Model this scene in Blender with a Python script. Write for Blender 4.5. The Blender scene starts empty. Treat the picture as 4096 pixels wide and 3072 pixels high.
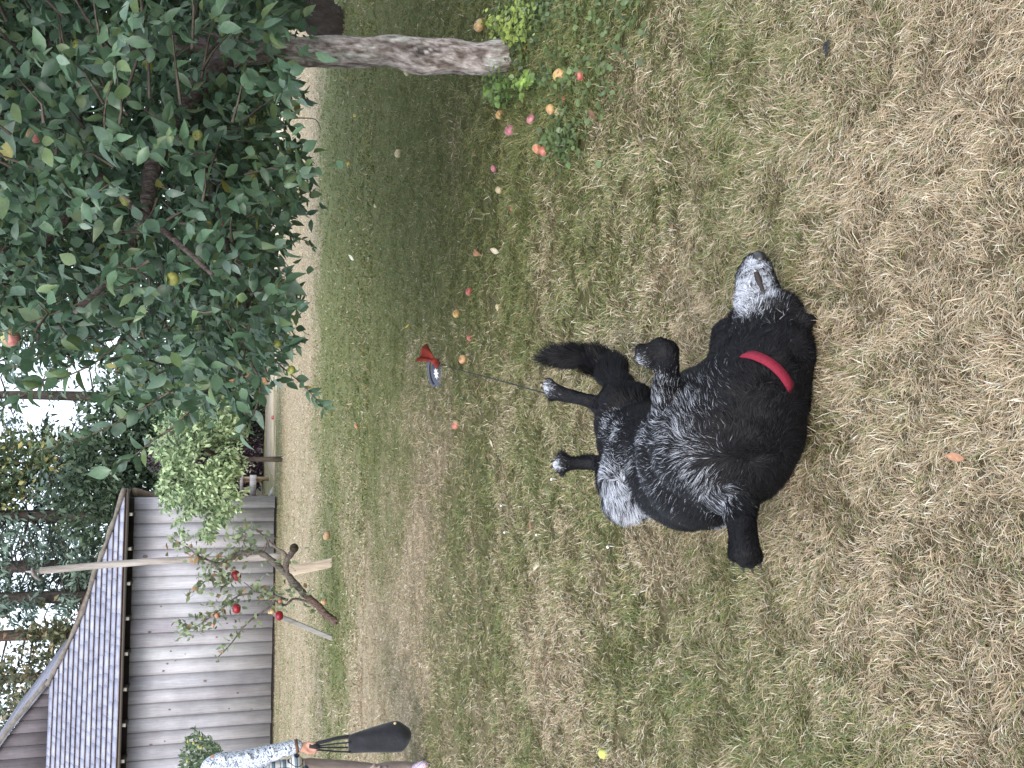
import bpy, bmesh, math, random
import numpy as np
from mathutils import Vector, Matrix
from mathutils.bvhtree import BVHTree

# ------------------------------------------------------------------ camera, world, sun
F = 3900.0; HC = 1.28; TH = math.radians(16.4); RO = 0.023
c_f = Vector((0, math.cos(TH), -math.sin(TH)))
c_u0 = Vector((0, math.sin(TH), math.cos(TH))); c_r0 = Vector((1, 0, 0))
c_r = (c_r0*math.cos(RO) + c_u0*math.sin(RO)).normalized()
c_u = (c_u0*math.cos(RO) - c_r0*math.sin(RO)).normalized()
CAM = Vector((0, 0, HC))
scene = bpy.context.scene
C = scene.collection
cd = bpy.data.cameras.new("camera"); cam = bpy.data.objects.new("camera", cd); C.objects.link(cam)
cd.sensor_width = 36; cd.sensor_fit = 'HORIZONTAL'; cd.lens = 36*F/4096; cd.clip_start = 0.05; cd.clip_end = 500
mx, my, mz = -c_u, c_r, -c_f            # the phone was held sideways: picture right is the ground side
cam.matrix_world = Matrix(((mx.x, my.x, mz.x, CAM.x), (mx.y, my.y, mz.y, CAM.y), (mx.z, my.z, mz.z, CAM.z), (0, 0, 0, 1)))
scene.camera = cam

SUN_EL = math.radians(38); SUN_AZ = math.radians(-168)   # direction towards the sun, from +Y clockwise
w = bpy.data.worlds.new("World"); scene.world = w; w.use_nodes = True
nt = w.node_tree; nt.nodes.clear()
out = nt.nodes.new('ShaderNodeOutputWorld'); bg = nt.nodes.new('ShaderNodeBackground')
sky = nt.nodes.new('ShaderNodeTexSky'); sky.sky_type = 'NISHITA'; sky.sun_disc = False
sky.sun_elevation = SUN_EL; sky.sun_rotation = SUN_AZ; sky.air_density = 1.0; sky.dust_density = 4.0; sky.ozone_density = 1.0
mixw = nt.nodes.new('ShaderNodeMix'); mixw.data_type = 'RGBA'; mixw.inputs[0].default_value = 0.62
mixw.inputs[7].default_value = (8.8, 9.8, 11.2, 1)       # thin white overcast veil
nt.links.new(sky.outputs[0], mixw.inputs[6]); nt.links.new(mixw.outputs[2], bg.inputs[0])
bg.inputs[1].default_value = 0.145
nt.links.new(bg.outputs[0], out.inputs[0])
sl = bpy.data.lights.new("sun", 'SUN'); sl.energy = 0.9; sl.angle = math.radians(26); sl.color = (1, 0.96, 0.9)
so = bpy.data.objects.new("sun", sl); C.objects.link(so)
sd = Vector((math.sin(SUN_AZ)*math.cos(SUN_EL), math.cos(SUN_AZ)*math.cos(SUN_EL), math.sin(SUN_EL)))
so.rotation_euler = sd.to_track_quat('Z', 'Y').to_euler()
scene.view_settings.view_transform = 'Standard'; scene.view_settings.look = 'None'
scene.view_settings.exposure = 1.02; scene.view_settings.gamma = 1
scene.cycles.max_bounces = 6; scene.cycles.transparent_max_bounces = 4
scene.cycles.diffuse_bounces = 3; scene.cycles.glossy_bounces = 2

# ------------------------------------------------------------------ helpers
rng = np.random.default_rng(7)
def ray(U, V):
    return (c_f + c_r*((U-1536)/F) - c_u*((V-2048)/F))
def at(U, V, Y):                        # the point seen at (U, V) that stands Y metres in front
    d = ray(U, V); return CAM + d*(Y/d.y)
def gnd(U, V, h=0.0):
    d = ray(U, V); return CAM + d*((h-HC)/d.z)
def proj(P):                            # array of points -> U, V, depth
    D = np.asarray(P, float) - np.array(CAM)
    z = D@np.array(c_f); z = np.where(np.abs(z) < 1e-6, 1e-6, z)
    return 1536+F*(D@np.array(c_r))/z, 2048-F*(D@np.array(c_u))/z, z
def ix(x, y): return (3072-y, x)        # position in the sideways picture -> upright (U, V)

def vnoise(x, y, seed=0):
    xi = np.floor(x).astype(np.int64); yi = np.floor(y).astype(np.int64); fx = x-xi; fy = y-yi
    fx = fx*fx*(3-2*fx); fy = fy*fy*(3-2*fy)
    def h(a, b):
        n = (a*374761393 + b*668265263 + seed*974634777) & 0xffffffff
        n = ((n ^ (n >> 13))*1274126177) & 0xffffffff
        return ((n ^ (n >> 16)) & 0xffff)/65535.0
    return (h(xi, yi)*(1-fx)+h(xi+1, yi)*fx)*(1-fy) + (h(xi, yi+1)*(1-fx)+h(xi+1, yi+1)*fx)*fy
def fbm(x, y, seed=0, o=4):
    r = 0; a = 0.5; t = 0
    for k in range(o):
        x, y = 0.8*x-0.6*y+5.2, 0.6*x+0.8*y-3.7
        r = r + a*vnoise(x+17.3*k, y-9.1*k, seed+k); t += a; a *= 0.5; x = x*1.93; y = y*1.93
    return r/t

def mesh_np(name, verts, faces, col=None, smooth=False, mats=None):
    """verts (n,3); faces (m,k) array or list of such arrays; col (n,3) point colours"""
    me = bpy.data.meshes.new(name)
    if isinstance(faces, np.ndarray): faces = [faces]
    faces = [f for f in faces if len(f)]
    nl = sum(f.size for f in faces); nf = sum(len(f) for f in faces)
    me.vertices.add(len(verts)); me.vertices.foreach_set('co', np.asarray(verts, np.float32).ravel())
    me.loops.add(nl); me.polygons.add(nf)
    li = np.concatenate([f.ravel() for f in faces]).astype(np.int32)
    tot = np.concatenate([np.full(len(f), f.shape[1]) for f in faces]).astype(np.int32)
    st = np.concatenate([[0], np.cumsum(tot)[:-1]]).astype(np.int32)
    me.loops.foreach_set('vertex_index', li)
    me.polygons.foreach_set('loop_start', st); me.polygons.foreach_set('loop_total', tot)
    if smooth: me.polygons.foreach_set('use_smooth', np.ones(nf, bool))
    if col is not None:
        a = me.color_attributes.new('Col', 'FLOAT_COLOR', 'POINT')
        cc = np.ones((len(verts), 4), np.float32); cc[:, :3] = col
        a.data.foreach_set('color', cc.ravel())
    me.update(calc_edges=True); me.validate()
    return me
def link(name, me, mat=None, parent=None):
    o = bpy.data.objects.new(name, me); C.objects.link(o)
    if mat is not None: me.materials.append(mat)
    if parent is not None: o.parent = parent
    return o
def tag(o, label, cat, group=None):
    o['label'] = label; o['category'] = cat
    if group: o['group'] = group
    return o
def thing(name, label, cat, loc=(0, 0, 0), group=None):
    o = bpy.data.objects.new(name, None); C.objects.link(o); o.location = loc; o.empty_display_size = 0.1
    return tag(o, label, cat, group)
def place_child(o, root):               # geometry is written in world coordinates: keep it there
    o.parent = root; o.matrix_parent_inverse = Matrix.Translation(-Vector(root.location))
    return o
def kind(o, k): o['kind'] = k; return o

class MB:
    def __init__(s): s.v = []; s.f = {}; s.c = []; s.n = 0
    def add(s, v, f, c=None):
        v = np.asarray(v, float); f = np.asarray(f, np.int64)
        s.v.append(v); s.f.setdefault(f.shape[1], []).append(f+s.n); s.n += len(v)
        c = (1, 1, 1) if c is None else c
        c = np.asarray(c, float); s.c.append(np.broadcast_to(c, (len(v), 3)) if c.ndim == 1 else c)
    def box(s, p0, p1, c=None, jit=0):
        x0, y0, z0 = p0; x1, y1, z1 = p1
        v = np.array([(x0,y0,z0),(x1,y0,z0),(x1,y1,z0),(x0,y1,z0),(x0,y0,z1),(x1,y0,z1),(x1,y1,z1),(x0,y1,z1)], float)
        s.add(v, BOXF, c)
    def hexa(s, v, c=None): s.add(v, BOXF, c)
    def tube(s, pts, rad, n=8, c=None, cap=True, squash=1.0, wob=0.0):
        pts = np.array([tuple(p) for p in pts], float); m = len(pts)
        rad = np.broadcast_to(np.asarray(rad, float), (m,))
        T = np.gradient(pts, axis=0); T /= np.linalg.norm(T, axis=1)[:, None]+1e-9
        up = np.array([0, 0, 1.0]) if abs(T[0][2]) < 0.9 else np.array([1.0, 0, 0])
        N = np.cross(T[0], up); N /= np.linalg.norm(N); V = []
        th = np.arange(n)/n*2*np.pi
        for k in range(m):
            N = N-T[k]*np.dot(N, T[k]); N /= np.linalg.norm(N)+1e-9; B = np.cross(T[k], N)
            r = rad[k]*(1+wob*(rng.random(n)-0.5))
            V.append(pts[k]+(np.cos(th)*r)[:, None]*N+(np.sin(th)*r*squash)[:, None]*B)
        V = np.concatenate(V); i = np.arange(m-1)[:, None]*n; j = np.arange(n)[None, :]; j2 = (j+1) % n
        Fq = np.stack([(i+j), (i+j2), (i+n+j2), (i+n+j)], -1).reshape(-1, 4)
        if cap:
            V = np.concatenate([V, pts[:1], pts[-1:]]); a = len(V)-2
            jj = np.arange(n); j3 = (jj+1) % n
            t1 = np.stack([j3, jj, np.full(n, a)], 1); t2 = np.stack([(m-1)*n+jj, (m-1)*n+j3, np.full(n, a+1)], 1)
            cc = c
            if c is not None and np.ndim(c) == 2: cc = np.concatenate([np.repeat(c, n, 0), c[:1], c[-1:]])
            s.add(V, Fq, cc); b = s.n-len(V)
            s.f.setdefault(3, []).append(t1+b); s.f[3].append(t2+b)
        else:
            s.add(V, Fq, c)
    def ell(s, c0, r, rot=None, c=None, nu=12, nv=8):
        th = np.linspace(0, np.pi, nv+1)[1:-1]; ph = np.arange(nu)/nu*2*np.pi
        P = [(0, 0, 1)]+[(math.sin(a)*math.cos(b), math.sin(a)*math.sin(b), math.cos(a)) for a in th for b in ph]+[(0, 0, -1)]
        P = np.array(P)*np.asarray(r, float)
        if rot is not None: P = P@np.array(rot).T
        P = P+np.array(tuple(c0)); q = []; t = []
        for a in range(nv-2):
            for b in range(nu):
                q.append((1+a*nu+b, 1+(a+1)*nu+b, 1+(a+1)*nu+(b+1) % nu, 1+a*nu+(b+1) % nu))
        for b in range(nu):
            t.append((0, 1+b, 1+(b+1) % nu)); L = 1+(nv-2)*nu; t.append((L+(b+1) % nu, L+b, len(P)-1))
        s.add(P, q, c); k = s.n-len(P); s.f.setdefault(3, []).append(np.array(t)+k)
    def mesh(s, name, smooth=False):
        return mesh_np(name, np.concatenate(s.v), [np.concatenate(a) for a in s.f.values()], np.concatenate(s.c), smooth)
    def build(s, name, mat, parent=None, smooth=False):
        o = link(name, s.mesh(name, smooth), mat)
        if parent is not None: place_child(o, parent)
        return o
BOXF = np.array([(0,3,2,1),(4,5,6,7),(0,1,5,4),(1,2,6,5),(2,3,7,6),(3,0,4,7)])

def mat(name, base=(.5,.5,.5), rough=0.7, attr=False, noise=None, bump=None, spec=0.3, trans=None, wave=None, sheen=0):
    """base colour x optional point colour x noise between two tints"""
    m = bpy.data.materials.new(name); m.use_nodes = True; n = m.node_tree; b = n.nodes['Principled BSDF']
    b.inputs['Roughness'].default_value = rough; b.inputs['Specular IOR Level'].default_value = spec
    if sheen: b.inputs['Sheen Weight'].default_value = sheen
    cur = None
    if attr:
        a = n.nodes.new('ShaderNodeAttribute'); a.attribute_name = 'Col'; cur = a.outputs['Color']
    tc = n.nodes.new('ShaderNodeTexCoord')
    def mul(x, y):
        mm = n.nodes.new('ShaderNodeMix'); mm.data_type = 'RGBA'; mm.blend_type = 'MULTIPLY'; mm.inputs[0].default_value = 1
        n.links.new(x, mm.inputs[6]); n.links.new(y, mm.inputs[7]); return mm.outputs[2]
    if base is not None:
        r = n.nodes.new('ShaderNodeRGB'); r.outputs[0].default_value = (*base, 1)
        cur = r.outputs[0] if cur is None else mul(cur, r.outputs[0])
    for (sc, lo, hi, stretch) in (noise or []):
        mp = n.nodes.new('ShaderNodeMapping'); mp.inputs['Scale'].default_value = stretch
        n.links.new(tc.outputs['Object'], mp.inputs[0])
        t = n.nodes.new('ShaderNodeTexNoise'); t.inputs['Scale'].default_value = sc; t.inputs['Detail'].default_value = 6; t.inputs['Roughness'].default_value = 0.65
        n.links.new(mp.outputs[0], t.inputs['Vector'])
        cr = n.nodes.new('ShaderNodeValToRGB'); cr.color_ramp.elements[0].position = 0.33; cr.color_ramp.elements[1].position = 0.67
        cr.color_ramp.elements[0].color = (*lo, 1); cr.color_ramp.elements[1].color = (*hi, 1)
        n.links.new(t.outputs[0], cr.inputs[0]); cur = mul(cur, cr.outputs[0])
    n.links.new(cur, b.inputs['Base Color'])
    if bump:
        sc, st, dist, stretch = bump
        mp = n.nodes.new('ShaderNodeMapping'); mp.inputs['Scale'].default_value = stretch
        n.links.new(tc.outputs['Object'], mp.inputs[0])
        t = n.nodes.new('ShaderNodeTexNoise'); t.inputs['Scale'].default_value = sc; t.inputs['Detail'].default_value = 8
        n.links.new(mp.outputs[0], t.inputs['Vector'])
        bp = n.nodes.new('ShaderNodeBump'); bp.inputs['Strength'].default_value = st; bp.inputs['Distance'].default_value = dist
        n.links.new(t.outputs[0], bp.inputs['Height']); n.links.new(bp.outputs[0], b.inputs['Normal'])
    if trans:
        tr = n.nodes.new('ShaderNodeBsdfTranslucent'); mix = n.nodes.new('ShaderNodeMixShader'); mix.inputs[0].default_value = trans
        n.links.new(cur, tr.inputs[0]); n.links.new(b.outputs[0], mix.inputs[1]); n.links.new(tr.outputs[0], mix.inputs[2])
        n.links.new(mix.outputs[0], n.nodes['Material Output'].inputs[0])
    return m

def catmull(P, k=6):
    P = np.array([tuple(p) for p in P], float); Q = np.concatenate([2*P[:1]-P[1:2], P, 2*P[-1:]-P[-2:-1]]); o = []
    for i in range(1, len(Q)-2):
        for t in np.arange(k)/k:
            a, b, c_, d = Q[i-1], Q[i], Q[i+1], Q[i+2]
            o.append(0.5*((2*b)+(-a+c_)*t+(2*a-5*b+4*c_-d)*t*t+(-a+3*b-3*c_+d)*t**3))
    o.append(P[-1]); return np.array(o)

# leaf prototype: rows along the midrib, three columns, curled and folded
def leaf_proto(rows=4, wid=0.5, fold=0.25, curl=0.35):
    t = np.linspace(0, 1, rows+1); wv = wid*np.sin(np.pi*np.clip(t, 0, 1)**0.85)*0.5; wv[0] = 0.02; wv[-1] = 0.01
    V = []
    for a, b in zip(t, wv):
        z = -curl*a*a
        V += [(-b, a, z+fold*b), (0, a, z), (b, a, z+fold*b)]
    V = np.array(V); Fq = []
    for i in range(rows):
        k = i*3; Fq += [(k, k+1, k+4, k+3), (k+1, k+2, k+5, k+4)]
    return V, np.array(Fq)
def scatter_leaves(pos, dirs, nrm, size, col, proto, width=None):
    """pos,dirs,nrm (n,3); size (n,) -> verts, faces, colours"""
    V, Fq = proto; n = len(pos); k = len(V)
    d = dirs/(np.linalg.norm(dirs, axis=1)[:, None]+1e-9)
    s = np.cross(d, nrm); s /= np.linalg.norm(s, axis=1)[:, None]+1e-9; u = np.cross(s, d)
    W = size if width is None else width
    P = pos[:, None]+V[None, :, 0:1]*s[:, None]*W[:, None, None]+V[None, :, 1:2]*d[:, None]*size[:, None, None]+V[None, :, 2:3]*u[:, None]*size[:, None, None]
    Fa = (Fq[None]+(np.arange(n)*k)[:, None, None]).reshape(-1, Fq.shape[1])
    return P.reshape(-1, 3), Fa, np.repeat(col, k, 0)
def rdir(n):
    v = rng.normal(size=(n, 3)); return v/np.linalg.norm(v, axis=1)[:, None]
# ------------------------------------------------------------------ lawn
# patches of greener (+) or drier (-) turf: picture position used only to find the spot on the ground
PATCH = [(2600,3450,600,500,-.40),(1900,3800,500,400,-.16),(1300,3650,500,350,-.14),(700,3300,500,300,-.02),(500,2500,500,350,.14),
 (700,3900,400,250,-.12),(250,2900,300,350,.08),(2500,2300,500,280,.24),(2900,2120,300,160,.45),(1600,2450,400,250,.16),(2300,2600,400,150,.16),
 (2300,1430,700,130,.80),(2950,1700,300,200,.45),(1700,1300,350,60,.05),(2350,1185,600,38,-.80),(1800,1180,300,60,-.6),(2200,1320,750,50,.55),(2500,1620,600,130,.42),(2300,1950,650,200,.20),
 (2000,1750,300,90,.25),(1500,1700,500,70,-.22),(2300,1780,300,60,-.15),(1200,1500,400,80,.16),(2000,1580,500,60,.1),
 (400,1200,500,70,-.22),(650,1330,260,35,.55),(100,1300,300,50,.25),(400,1480,500,60,-.35),(900,1180,250,40,-.1),(700,1620,500,70,-.15),
 (1300,1240,260,60,.06),(1350,1120,300,14,.35),(600,1900,700,120,.10),(1200,2050,400,100,-.10),(1900,2050,300,100,-.05),(2450,1980,400,70,.1),(1350,3330,120,60,.35)]
PW = []
for U, V, sU, sV, a in PATCH:
    p = gnd(U, V); q0 = gnd(U, max(V-sV, V*0.5+500)); q1 = gnd(U, V+sV)
    PW.append((p.x, p.y, sU/F*p.y*1.02, max(abs(q0.y-q1.y)/2, .05), a))
def green(x, y):
    d = np.maximum(y, 1.0)
    g = 0.40 + 0.62*(fbm(x*0.9+3, y*0.9, 3, 4)-0.5) + 0.9*(fbm(x*3.1, y*3.1+5, 11, 4)-0.5) + 0.35*(fbm(x*11, y*11, 23, 3)-0.5)
    for px, py, rx, ry, a in PW:
        g = g+a*np.exp(-0.5*((x-px)/rx)**2-0.5*((y-py)/ry)**2)
    return np.clip(g, 0, 1)
def gz(x, y):
    return 0.010*(fbm(x*5, y*5, 41, 3)-0.5)*np.clip(6-y, 0, 1)+0.05*(fbm(x*.5, y*.5, 43, 2)-0.5)*np.clip((y-5)/6, 0, 1)

STRAW = np.array([[.48,.39,.265],[.40,.315,.205],[.58,.50,.37],[.27,.20,.13],[.48,.35,.23],[.68,.62,.50]])
GREEN = np.array([[.180,.195,.066],[.130,.158,.050],[.240,.240,.088],[.125,.175,.076],[.30,.275,.12],[.095,.130,.044]])
def tint(x, y, n, shift=0.0):
    g = green(x, y)+shift
    g2 = 1/(1+np.exp(-(g-0.5)*5.5))
    isg = rng.random(n) < g2
    ks = rng.choice(6, n, p=[.27,.25,.15,.13,.12,.08]); kg = rng.choice(6, n, p=[.24,.2,.18,.16,.12,.10])
    c = np.where(isg[:, None], GREEN[kg], STRAW[ks])*(0.75+0.5*rng.random(n))[:, None]
    return c

def build_ground():
    ys = np.concatenate([np.arange(-3, 0.8, .2), np.arange(0.8, 4.5, .022), np.arange(4.5, 9, .05), np.arange(9, 34, .12), np.arange(34, 60, 2), [80, 120, 200, 320]])
    xs = np.concatenate([[-200, -100, -50, -30], np.arange(-20, -6, .4), np.arange(-6, -2.4, .1), np.arange(-2.4, 2.4, .03), np.arange(2.4, 6, .1), np.arange(6, 20, .4), [30, 50, 100, 200]])
    X, Y = np.meshgrid(xs, ys); x = X.ravel(); y = Y.ravel(); z = gz(x, y)-0.004
    z = np.where((np.abs(x) > 20) | (y > 34), -0.02, z)
    nx = len(xs); i = np.arange(len(ys)-1)[:, None]*nx+np.arange(nx-1)[None]
    Fq = np.stack([i, i+1, i+nx+1, i+nx], -1).reshape(-1, 4)
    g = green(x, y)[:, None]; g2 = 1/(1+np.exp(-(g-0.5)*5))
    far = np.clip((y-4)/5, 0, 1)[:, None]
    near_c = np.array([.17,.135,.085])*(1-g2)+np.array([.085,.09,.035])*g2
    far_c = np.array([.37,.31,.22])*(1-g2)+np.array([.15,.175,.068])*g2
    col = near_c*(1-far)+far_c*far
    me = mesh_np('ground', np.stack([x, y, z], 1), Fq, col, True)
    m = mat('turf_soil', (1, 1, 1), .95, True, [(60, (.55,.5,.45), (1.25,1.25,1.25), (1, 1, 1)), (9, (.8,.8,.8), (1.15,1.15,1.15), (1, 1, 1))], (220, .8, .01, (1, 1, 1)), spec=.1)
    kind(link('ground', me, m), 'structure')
build_ground()

def blades(n, ymin, ymax, wmin, wmax, hmin, hmax, seg2, lean=(0.5, 1.25), margin=1.25, pw=1.0):
    u = rng.random(n); y = ymin*(ymax/ymin)**u if pw == 0 else ymin+(ymax-ymin)*u**pw
    x = (rng.random(n)-0.5)*2*(0.42*margin*y+0.35)
    return y, x
def make_grass():
    Vs = []; Fs3 = []; Fs4 = []; Cs = []; base = 0
    zones = [(360000, 1.15, 2.6, .0009, .0021, .015, .042, True), (290000, 2.6, 4.6, .0014, .0030, .015, .040, True),
             (240000, 4.6, 9.0, .0028, .0060, .020, .042, False), (190000, 9.0, 25.5, .007, .015, .025, .05, False)]
    for n, y0, y1, w0, w1, h0, h1, seg in zones:
        t = rng.random(n); p = 1.3 if y0 < 4 else 1.0
        y = (y0**p+(y1**p-y0**p)*t**(1.0 if y0 < 9 else 1.35))**(1/p)
        x = (rng.random(n)*2-1)*(0.46*y+0.5)
        # clumping: pull blades towards tuft centres
        sc = 42/max(1, y0/1.3); cl = fbm(x*sc, y*sc, 71, 2)
        k = cl > 0.22+0.25*rng.random(n); x = x[k]; y = y[k]; n = len(x)
        g = green(x, y)
        c = tint(x, y, n)
        ang = 2*np.pi*fbm(x*6, y*6, 55, 2)*2.2+rng.normal(size=n)*1.1
        ln = h0+(h1-h0)*rng.random(n)**1.5; ln *= (0.75+0.6*fbm(x*7, y*7, 61, 3))*(0.9+0.25*g)
        long = rng.random(n) < 0.03; ln = np.where(long, ln*1.7, ln)
        le = np.radians(28+50*rng.random(n)); le = np.where(rng.random(n) < .3, np.radians(80+8*rng.random(n)), le)
        wd = (w0+(w1-w0)*rng.random(n)**1.6)
        D = np.stack([np.cos(ang)*np.sin(le), np.sin(ang)*np.sin(le), np.cos(le)], 1)
        rl = rng.random(n)*np.pi; S = np.stack([-np.sin(ang), np.cos(ang), np.zeros(n)], 1)
        Up = np.cross(S, D); S = S*np.cos(rl*0.5-0.4)[:, None]+Up*np.sin(rl*0.5-0.4)[:, None]
        P = np.stack([x, y, gz(x, y)+rng.random(n)*.006*np.where(le > 1.3, 2.2, 1)], 1)
        M = P+D*ln[:, None]*0.5; M[:, 2] += 0.06*ln
        T = P+D*ln[:, None]; T[:, 2] -= 0.12*ln; T += rng.normal(size=(n, 3))*(ln*.07)[:, None]
        T[:, 2] = np.maximum(T[:, 2], 0.002)
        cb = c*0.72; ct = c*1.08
        if seg:
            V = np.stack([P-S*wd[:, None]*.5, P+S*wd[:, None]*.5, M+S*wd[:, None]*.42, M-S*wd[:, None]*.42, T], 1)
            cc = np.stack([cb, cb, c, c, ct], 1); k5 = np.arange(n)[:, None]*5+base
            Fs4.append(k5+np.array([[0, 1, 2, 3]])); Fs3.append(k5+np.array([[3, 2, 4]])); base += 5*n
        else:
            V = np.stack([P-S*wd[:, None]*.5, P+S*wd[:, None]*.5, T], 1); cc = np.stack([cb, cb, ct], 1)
            k3 = np.arange(n)[:, None]*3+base; Fs3.append(k3+np.array([[0, 1, 2]])); base += 3*n
        Vs.append(V.reshape(-1, 3)); Cs.append(cc.reshape(-1, 3))
    me = mesh_np('grass', np.concatenate(Vs), [np.concatenate(Fs4), np.concatenate(Fs3)], np.concatenate(Cs))
    o = link('grass', me, mat('grass_blade', (1, 1, 1), .6, True, spec=.25, trans=.18))
    tag(o, 'short matted lawn grass, straw dry in patches and green in others', 'grass'); kind(o, 'stuff')
make_grass()

# gravel drive behind the lawn
mb = MB(); mb.box((-2.6, 25.6, -.02), (22, 31.5, .012), (1, 1, 1))
kind(mb.build('path', mat('pale_gravel', (.56,.49,.38), .95, False, [(25, (.7,.7,.7), (1.2,1.2,1.2), (1,1,1)), (1.2, (.75,.75,.7), (1.1,1.1,1.1), (1,1,1))])), 'structure')

# ------------------------------------------------------------------ barn
def build_barn():
    WY = 24.4
    A = gnd(1089, 1092); A = Vector((A.x*WY/A.y, WY, 0))
    TR = 0.11                                     # facade turned a little towards us at its left end
    ax = Vector((-1, -TR, 0)).normalized(); nrm = Vector((TR, -1, 0)).normalized()
    root = thing('barn', 'weathered grey board barn with flared shingle roof behind the small crooked tree', 'barn', tuple(A))
    Z1 = 3.40; L = 9.6; SH = .135
    wood = mat('weathered_board', (1, 1, 1), .85, True, [(1.2, (.80,.79,.81), (1.08,1.08,1.08), (2.2, 2.2, .4)), (7, (.88,.87,.88), (1.05,1.05,1.05), (5, 5, .12)), (.9, (.74,.73,.72), (1.08,1.07,1.05), (1, 1, 1)), (26, (.82,.82,.82), (1.08,1.08,1.08), (3, 3, .12))], (30, .25, .01, (4, 4, .15)), spec=.15)
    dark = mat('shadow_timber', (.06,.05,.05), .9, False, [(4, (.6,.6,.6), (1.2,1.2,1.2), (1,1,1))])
    mb = MB(); bk = MB()
    def P(s, z, off=0): q = A+ax*s+nrm*off; return (q.x, q.y, z)
    def slab(m, s0, s1, z0, z1, o0, o1, c, lean=0.0):
        m.hexa([P(s0, z0, o1), P(s1, z0, o1), P(s1, z0, o0), P(s0, z0, o0), P(s0+lean, z1, o1), P(s1+lean, z1, o1), P(s1+lean, z1, o0), P(s0+lean, z1, o0)], c)
    s = 0.0; k = 0
    while s < L:
        wd = 0.315*(0.94+0.12*rng.random()); t = rng.random()
        c = np.array([.465,.465,.51])*(0.88+.19*t)*np.array([1+.05*(rng.random()-.5), 1, 1+.06*(rng.random()-.5)])
        slab(mb, s+.007, s+wd-.007, .05+.02*rng.random(), Z1-.15, -.03, .005*rng.random(), c)
        slab(mb, s+wd-.016, s+wd+.006, .06, Z1-.15, .0055, .010+.003*rng.random(), c*.55)   # lapped edge
        s += wd
    for q in range(46):
        s_, z_ = rng.random()*L, .3+rng.random()*(Z1-.6); r = .012+.03*rng.random()**2
        th = np.linspace(0, 2*np.pi, 9)[:-1]; vv = [P(s_+r*math.cos(a), z_+1.5*r*math.sin(a), .0075) for a in th]
        mb.add(vv+[P(s_, z_, .0085)], [(j, (j+1) % 8, 8) for j in range(8)], (.2,.17,.17))
    slab(bk, 0.02, L, 0.02, Z1, -.10, -.032, (1, 1, 1))  # its dark colour stands in for eave shade where the boards stop short
    wall = mb.build('wall', wood, root); bk.build('backing', dark, root)
    # side wall on the right, going back
    sb = MB(); B = A+Vector((0, .02, 0))
    y = 0.0
    while y < 9:
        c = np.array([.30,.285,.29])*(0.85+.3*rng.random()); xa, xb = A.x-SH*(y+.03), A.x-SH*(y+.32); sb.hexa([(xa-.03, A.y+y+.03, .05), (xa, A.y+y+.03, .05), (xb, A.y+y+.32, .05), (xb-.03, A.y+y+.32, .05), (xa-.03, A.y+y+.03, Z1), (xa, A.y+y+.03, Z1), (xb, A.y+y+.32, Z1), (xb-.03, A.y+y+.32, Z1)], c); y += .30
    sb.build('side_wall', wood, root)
    # eave and roof: hip edge points from the photo, put on the roof's sloping plane
    OV = 0.62; E0 = A+nrm*OV                        # point on the eave line
    EZ = Z1-0.02
    import itertools
    slope = math.tan(math.radians(33))
    def roofpt(U, V):                               # ray against the plane through the eave line
        d = ray(U, V); n = Vector((-nrm.x*-slope, -nrm.y*-slope, 1.0)); n = Vector((nrm.x*slope, nrm.y*slope, 1.0))
        o = Vector((E0.x, E0.y, EZ)); t = (o-CAM).dot(n)/d.dot(n); return CAM+d*t
    hip_px = [(505,1955),(457,2100),(422,2200),(387,2287),(346,2428),(316,2498),(258,2621),(223,2686),(199,2738)]
    hip = [roofpt(*ix(a, b)) for a, b in hip_px]
    hip[0] = Vector((hip[0].x, hip[0].y, EZ)) if abs(hip[0].z-EZ) < .5 else hip[0]
    def uc(p):                                      # (distance along the eave, distance up the slope)
        r = p-Vector((E0.x, E0.y, EZ)); return r.dot(ax), -r.dot(nrm)/math.cos(math.atan(slope))
    hs = sorted([uc(p) for p in hip], key=lambda a: a[1])
    hv = [h[1] for h in hs]; hu = [h[0] for h in hs]
    ca, sa = math.cos(math.atan(slope)), math.sin(math.atan(slope))
    upv = -nrm*ca+Vector((0, 0, sa)); nup = nrm*sa+Vector((0, 0, ca))
    def R(u, v, h=0): q = Vector((E0.x, E0.y, EZ))+ax*u+upv*v+nup*h; return tuple(q)
    TOP = max(hv); SL = 10.5
    rf = MB(); nc = 14; cw = TOP/nc
    shing = mat('grey_shingle', (1, 1, 1), .75, True, [(1.5, (.8,.8,.84), (1.1,1.1,1.1), (1,1,1)), (9, (.88,.88,.9), (1.06,1.06,1.06), (1, 1, 1))], (40, .4, .01, (1,1,1)), spec=.3)
    uB = np.interp(0, hv, hu)
    rf.hexa([R(uB, 0, -.05), R(SL, 0, -.05), R(SL, TOP, -.05), R(hu[-1], TOP, -.05), R(uB, 0, -.008), R(SL, 0, -.008), R(SL, TOP, -.008), R(hu[-1], TOP, -.008)], (.13,.075,.055))
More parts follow.
